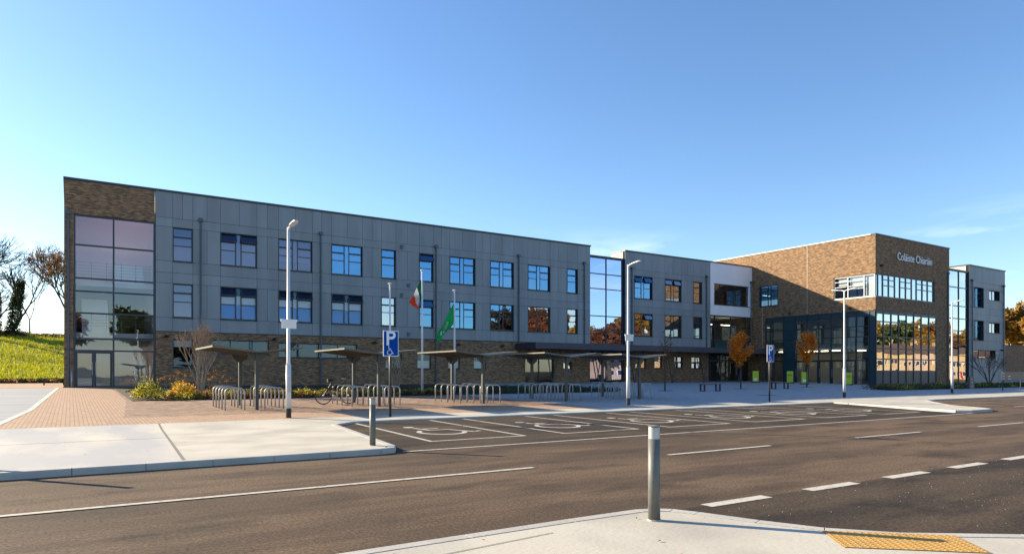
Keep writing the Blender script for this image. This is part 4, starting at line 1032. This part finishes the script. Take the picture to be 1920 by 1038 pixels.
for _ in range(900):
    x = random.uniform(3.6, 16.5); y = random.uniform(31.35, 34.0); m0 = random.choice((0, 0, 1, 1, 2, 4)); r = random.uniform(.12, .30); clump(g, (x, y, zg(y)+BZ), r, 44, .10, m0, 1.0)
tag(g.build('ground_cover', mats), kind='stuff')
g = MB()                                               # leaves and grit blown over the paving and the road
for _ in range(260):
    a = random.random()
    if a < .15: x, y, z = random.uniform(1, 6.5), random.uniform(1.8, 4.9), .066
    elif a < .6: x, y, z = random.uniform(5.2, 16), random.uniform(3.2, 11), .006
    elif a < .8: x, y, z = random.uniform(-3, 4.5), random.uniform(11.4, 20), .10
    else: x, y = random.uniform(5, 60), random.uniform(18.5, 30); z = zg(y)+.006
    if x > 4.9+.0 and z == .066 and y < 4.9 and x-4.9 > (4.9-y)*.4: z = .012
    a = random.uniform(0, PI*2); l = random.uniform(.010, .024); c, s_ = math.cos(a)*l, math.sin(a)*l
    g.poly([(x-c, y-s_, z+.002), (x+s_*.5, y-c*.5, z+.006), (x+c, y+s_, z+.012), (x-s_*.5, y+c*.5, z+.004)], random.randrange(2))
tag(g.build('fallen_leaves', [M['leaf_b'], M['leaf_r']]), kind='stuff')
g = MB()
for _ in range(700):
    x, y = random.uniform(4.8, 18), random.uniform(.5, 5.2)
    if x-4.9 < (5-y)*.75+.15: continue
    l = random.uniform(.002, .006); g.poly([(x-l, y, .006), (x, y-l, .006), (x+l, y, .006+l), (x, y+l, .006+l)])
tag(g.build('grit', M['kerb']), kind='stuff')
g = MB()
for _ in range(900):
    x = random.uniform(48.5, 86); y = random.uniform(25.9, 27.8) if x < 52 else random.uniform(25.9, 30); m0 = random.choice((0, 2, 2, 3, 3, 3, 1)); clump(g, (x, y, zg(y)+BZ), random.uniform(.2, .5), 18, .14, m0)
tag(g.build('hedge_cover', mats), kind='stuff')
# tall daisies and tufts at the wall
g = MB()
for k in range(45):
    x = random.uniform(3.4, 6.5); y = random.uniform(34, 38); z = zg(y); h = random.uniform(.6, 1.15); dx = random.uniform(-.15, .15)
    g.tube([(x, y, z), (x+dx, y, z+h)], [.008, .004], 3, 0); clump(g, (x+dx, y, z+h), .10, 10, .09, 1)
tag(g.build('tall_perennials', [M['bark_p'], M['leaf_b']]), kind='stuff')

def branchy(mb, tips, p, d, L_, r, depth, spread=.5, up=.12, kids=(2, 3), minr=.006, m=0, shrink=.74):
    p = Vector(p); d = Vector(d).normalized(); pts = [p]; rad = [r]; q = p; n = 3
    for k in range(n):
        d = (d+Vector((random.gauss(0, .10), random.gauss(0, .10), random.gauss(0, .07)+up*.3))).normalized(); q = q+d*L_/n; pts.append(q); rad.append(max(minr, r*(1-.32*(k+1)/n)))
    mb.tube(pts, rad, 7 if depth > 3 else 5 if depth > 1 else 3, m, cap=False)
    if depth <= 2: tips += [(Vector(t), d.copy()) for t in pts[1:]]
    if depth == 0: return
    for _ in range(random.randint(*kids)):
        a = d.orthogonal().normalized(); a.rotate(Matrix.Rotation(random.uniform(0, 2*PI), 3, d)); nd = (d+a*spread*random.uniform(.6, 1.4)+Vector((0, 0, up))).normalized()
        branchy(mb, tips, pts[-1] if random.random() < .6 else pts[-2], nd, L_*shrink*random.uniform(.8, 1.15), r*.66, depth-1, spread, up, kids, minr, m, shrink)
    branchy(mb, tips, pts[-1], d, L_*shrink, r*.72, depth-1, spread, up, kids, minr, m, shrink)

# multi-stemmed bare shrub tree by the first shelter
def bare_multistem(X, Y, h, label):
    z = zg(Y)+.02; e = empty('multistem_tree', (X, Y, z)); tag(e, label, 'tree'); m_ = MB(); tips = []
    for k in range(8):
        a = k*PI/4+random.uniform(-.3, .3); branchy(m_, tips, (X+.08*math.cos(a), Y+.08*math.sin(a), z), (math.cos(a)*.20, math.sin(a)*.20, 1), h*.33, .034, 4, .30, .2, (1, 2), .004)
    m_.build('stems', M['bark_p'], e)
    m_ = MB()
    for p, d in tips:
        if random.random() < .40: m_.leaf(p+Vector((random.gauss(0, .05), random.gauss(0, .05), random.gauss(0, .05))), .07, random.randrange(2))
    m_.build('leaves', [M['leaf_b'], M['leaf_r']], e)
bare_multistem(5.2, 35.2, 3.3, 'nearly bare multi stemmed tree behind the first bike shelter')
bare_multistem(14.3, 33.3, 1.9, 'small bare sapling behind the first flagpole, at the dark wall')
def young_tree(X, Y, h, cw, label, n, mt, leafy=1.0, c0=.36, sz=.14):
    z = zg(Y); e = empty('young_tree', (X, Y, z)); tag(e, label, 'tree', 'young trees on the plaza'); m_ = MB(); lv = MB()
    m_.tube([(X, Y, z), (X+.02, Y, z+h*.35), (X-.01, Y, z+h*.97)], [.055, .04, .008], 8)
    zc0 = h*c0
    for k in range(30):
        t = random.uniform(0, .78); a = random.uniform(0, 2*PI); zb = z+zc0+(h-zc0)*t*.75
        R_ = cw*math.sin(min(1, (t+.22))*PI*.82)*random.uniform(.6, 1.05); up = (h-zc0)*random.uniform(.16, .30)
        ex = (X+R_*math.cos(a), Y+R_*math.sin(a), min(zb+up, z+h)); mid = (X+R_*.55*math.cos(a), Y+R_*.55*math.sin(a), zb+up*.35)
        m_.tube([(X, Y, zb), mid, ex], [.016, .010, .004], 4, cap=False)
        nl = int(n/30*leafy)
        for _ in range(nl):
            u = random.random()**.7; q = Vector(mid).lerp(Vector(ex), u) if random.random() < .75 else Vector((X, Y, zb)).lerp(Vector(mid), u)
            s_ = .05+.11*random.random(); lv.leaf(q+Vector((random.gauss(0, s_), random.gauss(0, s_), random.gauss(0, s_*1.1))), sz*random.uniform(.6, 1.2), 0 if random.random() < .85 else 1)
    m_.build('trunk', M['bark'], e); lv.build('crown', [mt, M['leaf_b']], e)
    g_ = MB(); n_ = 12; g_.poly([(X+.5*math.cos(2*PI*k/n_), Y+.5*math.sin(2*PI*k/n_), zg(Y+.5*math.sin(2*PI*k/n_))+.006) for k in range(n_)]); g_.build('tree_pit', M['soil'], e)
young_tree(39.9, 31.8, 4.45, .88, 'amber leaved young tree in front of the glazed entrance bay', 4600, M['leaf_o'])
young_tree(48.7, 32.5, 4.9, .82, 'amber leaved young tree in front of the brick entrance block', 4400, M['leaf_o'])
young_tree(31.8, 31.2, 4.2, .75, 'almost leafless young tree on the plaza right of the farthest bike shelter', 330, M['leaf_b'])

# ------------------------------------------------ left bank, trees behind it
def bank_z(x, y):
    t = max(0, min(1, (y-68)/46)); return .58+6.0*t*(.8+.2*t)+.12*noise.noise(Vector((x*.2, y*.2, 0)))
g = MB(); nx, ny = 40, 30; id_ = {}
for i in range(nx+1):
    for j in range(ny+1):
        x = -60+i*3.2; y = 68+j*2.2+(4.0 if j == 0 and x > -6 else 0); id_[i, j] = len(g.v); g.v.append((x, y, bank_z(x, y) if j else .5))
for i in range(nx):
    for j in range(ny): g.f.append((id_[i, j], id_[i+1, j], id_[i+1, j+1], id_[i, j+1])); g.m.append(0)
struct('grass_bank', g, M['grass'], smooth=True)
g = MB()
for _ in range(22000):
    y = random.uniform(70, 116); x = random.uniform(-.16*y-4, 1.5); z = bank_z(x, y); h = random.uniform(.12, .34); a = random.uniform(0, PI); c, s_ = math.cos(a)*.06, math.sin(a)*.06
    lx, ly = random.gauss(0, .08), random.gauss(0, .08)
    g.poly([(x-c, y-s_, z-.03), (x+c, y+s_, z-.03), (x+lx, y+ly, z+h)])
tag(g.build('grass', M['grassb']), kind='stuff')
g = MB()
for _ in range(420):
    x = random.uniform(-6.5, -.5); y = random.uniform(69, 73); clump(g, (x, y, .6), random.uniform(.3, .6), 22, .2, random.choice((0, 0, 1)))
tag(g.build('low_hedge_planting', [M['leaf_dg'], M['leaf_b']]), kind='stuff')

def big_tree(X, Y, z, h, label, leaves=0, lm=None, ivy=0, spread=.55, depth=6, r=.28, trunk=.26, up=.10, lsz=.35, lean=(0, 0), group=None, minr=.02, kids=(1, 2)):
    e = empty('tree', (X, Y, z)); tag(e, label, 'tree', group); m_ = MB(); tips = []
    p1 = Vector((X+lean[0]*.4, Y+lean[1]*.4, z+h*trunk)); m_.tube([(X, Y, z-.2), (X+lean[0]*.1, Y, z+h*trunk*.4), p1], [r*1.25, r, r*.85], 9)
    for k in range(3):
        a = k*2.1+random.uniform(-.4, .4); branchy(m_, tips, p1, (math.cos(a)*spread+lean[0]*.1, math.sin(a)*spread, 1), h*.22, r*.62, depth-1, spread, up, kids, minr, 0, .80)
    m_.build('trunk', M['bark'], e)
    if leaves:
        lv = MB()
        for _ in range(leaves):
            p, d = random.choice(tips); lv.leaf(p+Vector((random.gauss(0, .3), random.gauss(0, .3), random.gauss(0, .25))), lsz*random.uniform(.6, 1.3), 0)
        lv.build('crown', lm, e)
    if ivy:
        lv = MB()
        for _ in range(ivy):
            t = random.random(); rr = r*1.2+.75*(1-t*.6)*random.random(); a = random.uniform(0, 2*PI)
            lv.leaf((X+lean[0]*.4*t+rr*math.cos(a), Y+rr*math.sin(a), z+h*.78*t), .30, 0)
        lv.build('ivy', M['ivy'], e)
TG = 'trees along the top of the grass bank'
def bz_(x, y): return bank_z(x, y)-.1
random.seed(21)
big_tree(-13.4, 114, 6.4, 13.8, 'tall bare wide crowned tree at the left edge of the photo, above the bank', spread=.75, depth=7, r=.42, group=TG, minr=.025, kids=(2, 2))
random.seed(4)
big_tree(-10.0, 115, 6.4, 8.2, 'dark ivy covered tree next to the tall bare tree', ivy=3000, spread=.5, depth=5, r=.2, group=TG, minr=.02)
big_tree(-8.5, 114, 6.4, 7.4, 'short ivy covered tree, second in the dark clump', ivy=2600, spread=.5, depth=5, r=.2, group=TG, lean=(.6, 0))
big_tree(-6.6, 113, 6.4, 9.5, 'tall leaning ivy clad tree in the middle of the bank top', ivy=3200, spread=.45, depth=5, r=.22, lean=(2.6, 0), group=TG)
big_tree(-4.7, 116, 6.4, 9.0, 'thin bare sapling tree between the ivy trees and the brown tree', spread=.35, depth=5, r=.10, group=TG, minr=.018)
random.seed(9)
big_tree(.5, 111, 6.2, 12.0, 'brown leaved tree close to the left corner of the school', leaves=5000, lm=M['leaf_b'], spread=.6, depth=6, r=.24, group=TG, lean=(-1.4, 0), lsz=.28, ivy=300, kids=(2, 2))
g = MB()
for _ in range(800): x = random.uniform(-18, .5); y = random.uniform(112, 117); clump(g, (x, y, bank_z(x, y)-.1), random.uniform(.4, 1.3)*(.5 if x > -5 else 1), 16, .28, random.choice((0, 0, 1)))
tag(g.build('bank_undergrowth', [M['leaf_dg'], M['leaf_b']]), kind='stuff')
# right side: low brick wall building and the golden tree
mb = MB(); mb.box(87.6, 118, 41, 41.4, -.2, 5.1); mb.box(87.6, 118, 40.95, 41.45, 5.1, 5.22)
tag(mb.build('boundary_wall', M['brick']), 'dark brick yard wall beyond the right end of the school', 'wall')
random.seed(12)
big_tree(149, 56, .3, 14.6, 'large golden brown autumn tree behind the brick wall on the right', leaves=26000, lm=M['leaf_oak'], spread=.8, depth=6, r=.5, lsz=.95, trunk=.2, kids=(2, 2))
big_tree(162, 64, .3, 14, 'brown autumn tree half cut off by the right edge of the photo', leaves=12000, lm=M['leaf_b'], spread=.8, depth=6, r=.4, lsz=.9, trunk=.2, kids=(2, 2))
random.seed(30)
def bush_bare(X, Y, h, label):
    z = zg(Y); e = empty('bare_shrub', (X, Y, z)); tag(e, label, 'shrub'); m_ = MB(); tips = []
    for k in range(7): a = k*.9; branchy(m_, tips, (X, Y, z), (math.cos(a)*.4, math.sin(a)*.4, 1), h*.33, .03, 4, .5, .15, (1, 2), .008)
    m_.build('stems', M['bark'], e)
bush_bare(69.3, 28.2, 3.2, 'bare purple brown shrub before the right hand grey wing')

# ------------------------------------------------ the street behind the camera, seen mirrored in the glass
random.seed(5)
def house(X, Y, w_, h, mt, label):
    e = empty('terraced_house', (X, Y, 0)); tag(e, label, 'house', 'houses mirrored in the glazing'); D = 8
    m_ = MB(); P = Plane('S', 0)
    # wall facing +Y with window openings drawn as recessed dark panes
    m_.box(X, X+w_, Y-D, Y, -.1, h); m_.build('wall', mt, e)
    m_ = MB(); m_.prism([(X-.2, Y+.4, h), (X-.2, Y-D-.4, h), (X-.2, Y-D/2, h+2.6)], (w_+.4, 0, 0)); r = m_.build('roof', M['roofslate'], e)
    c = MB(); c.box(X+w_*.8, X+w_*.8+.7, Y-D/2-.4, Y-D/2+.4, h+1.6, h+3.6); c.build('chimney', mt, r)
    for fz in (.9, 3.7):
        for k in range(4):
            x0 = X+.5+k*w_*.25; m_ = MB(); m_.box(x0, x0+1.5, Y+.004, Y+.06, fz, fz+1.3); o = m_.build('window', M['white'], e)
            m_ = MB(); m_.box(x0+.08, x0+1.42, Y+.062, Y+.07, fz+.08, fz+1.22); m_.build('pane', M['alu'], o)
    m_ = MB(); m_.box(X+w_*.42, X+w_*.42+1, Y+.004, Y+.06, 0, 2.1); m_.build('door', M['red'], e)
pale = [M['housewall'], M['housepink']]
HL = [(100, -20, 8.2, 1, 'pink rendered house mirrored in the lower left of the middle glazed tower'), (112, -20, 8.4, 0, 'sandy house mirrored at the right of the middle glazed tower'),
 (124, -22, 8.0, 1, 'pink house mirrored in the ground floor windows of the second grey wing'), (178, -34, 7.2, 0, 'orange house mirrored at the far left of the entrance block glazing'),
 (190, -34, 7.0, 0, 'sunlit house mirrored left of the centre of the entrance glazing'), (202, -34, 7.2, 1, 'pinkish house mirrored right of the centre of the entrance glazing'),
 (214, -34, 7.0, 0, 'sandy house mirrored at the right edge of the entrance glazing'), (226, -34, 7.3, 0, 'sandy house mirrored in the left panes of the right hand tower'), (238, -34, 7.0, 1, 'pink house mirrored in the right panes of the right hand tower'),
 (250, -34, 7.0, 0, 'sandy house mirrored in the lowest window of the far grey wing')]
for X, Y, h, c, lb in HL: house(X, Y, 10.6, h, pale[c], lb)
TM = 'autumn trees mirrored in the glazing'
for k, (X, Y, h, mt, lb) in enumerate(((98, -17, 12.5, 'leaf_r', 'rust red tree mirrored at the left of the middle glazed tower'), (192, -50, 21, 'leaf_oak', 'golden tree mirrored leftmost in the entrance block glazing'), (206, -50, 22, 'leaf_oak', 'amber tree mirrored second in the entrance block glazing'),
        (219, -50, 18, 'leaf_g', 'green tree mirrored in the middle of the entrance block glazing'), (232, -50, 19, 'leaf_oak', 'golden brown tree mirrored right in the entrance block glazing'), (250, -50, 20, 'leaf_b', 'amber tree mirrored in the right hand glazed tower'), (268, -50, 17, 'leaf_oak', 'golden tree mirrored in the windows of the far grey wing'),
        (12, -42, 13, 'leaf_g', 'green tree mirrored in the stair glazing'), (-2, -40, 11, 'leaf_b', 'brown tree mirrored in the stair glazing doors'), (128, -34, 19, 'leaf_oak', 'tall amber tree mirrored in the second grey wing windows'), (84, -30, 17, 'leaf_r', 'rust tree mirrored in the last first floor windows of the long wing'), (98, -34, 16, 'leaf_oak', 'golden tree mirrored beside the rust tree in the first floor windows'))):
    big_tree(X, Y, 0, h, lb, leaves=6000, lm=M[mt], spread=.8, depth=5, r=.35, lsz=1.1, group=TM, kids=(2, 2), minr=.04)
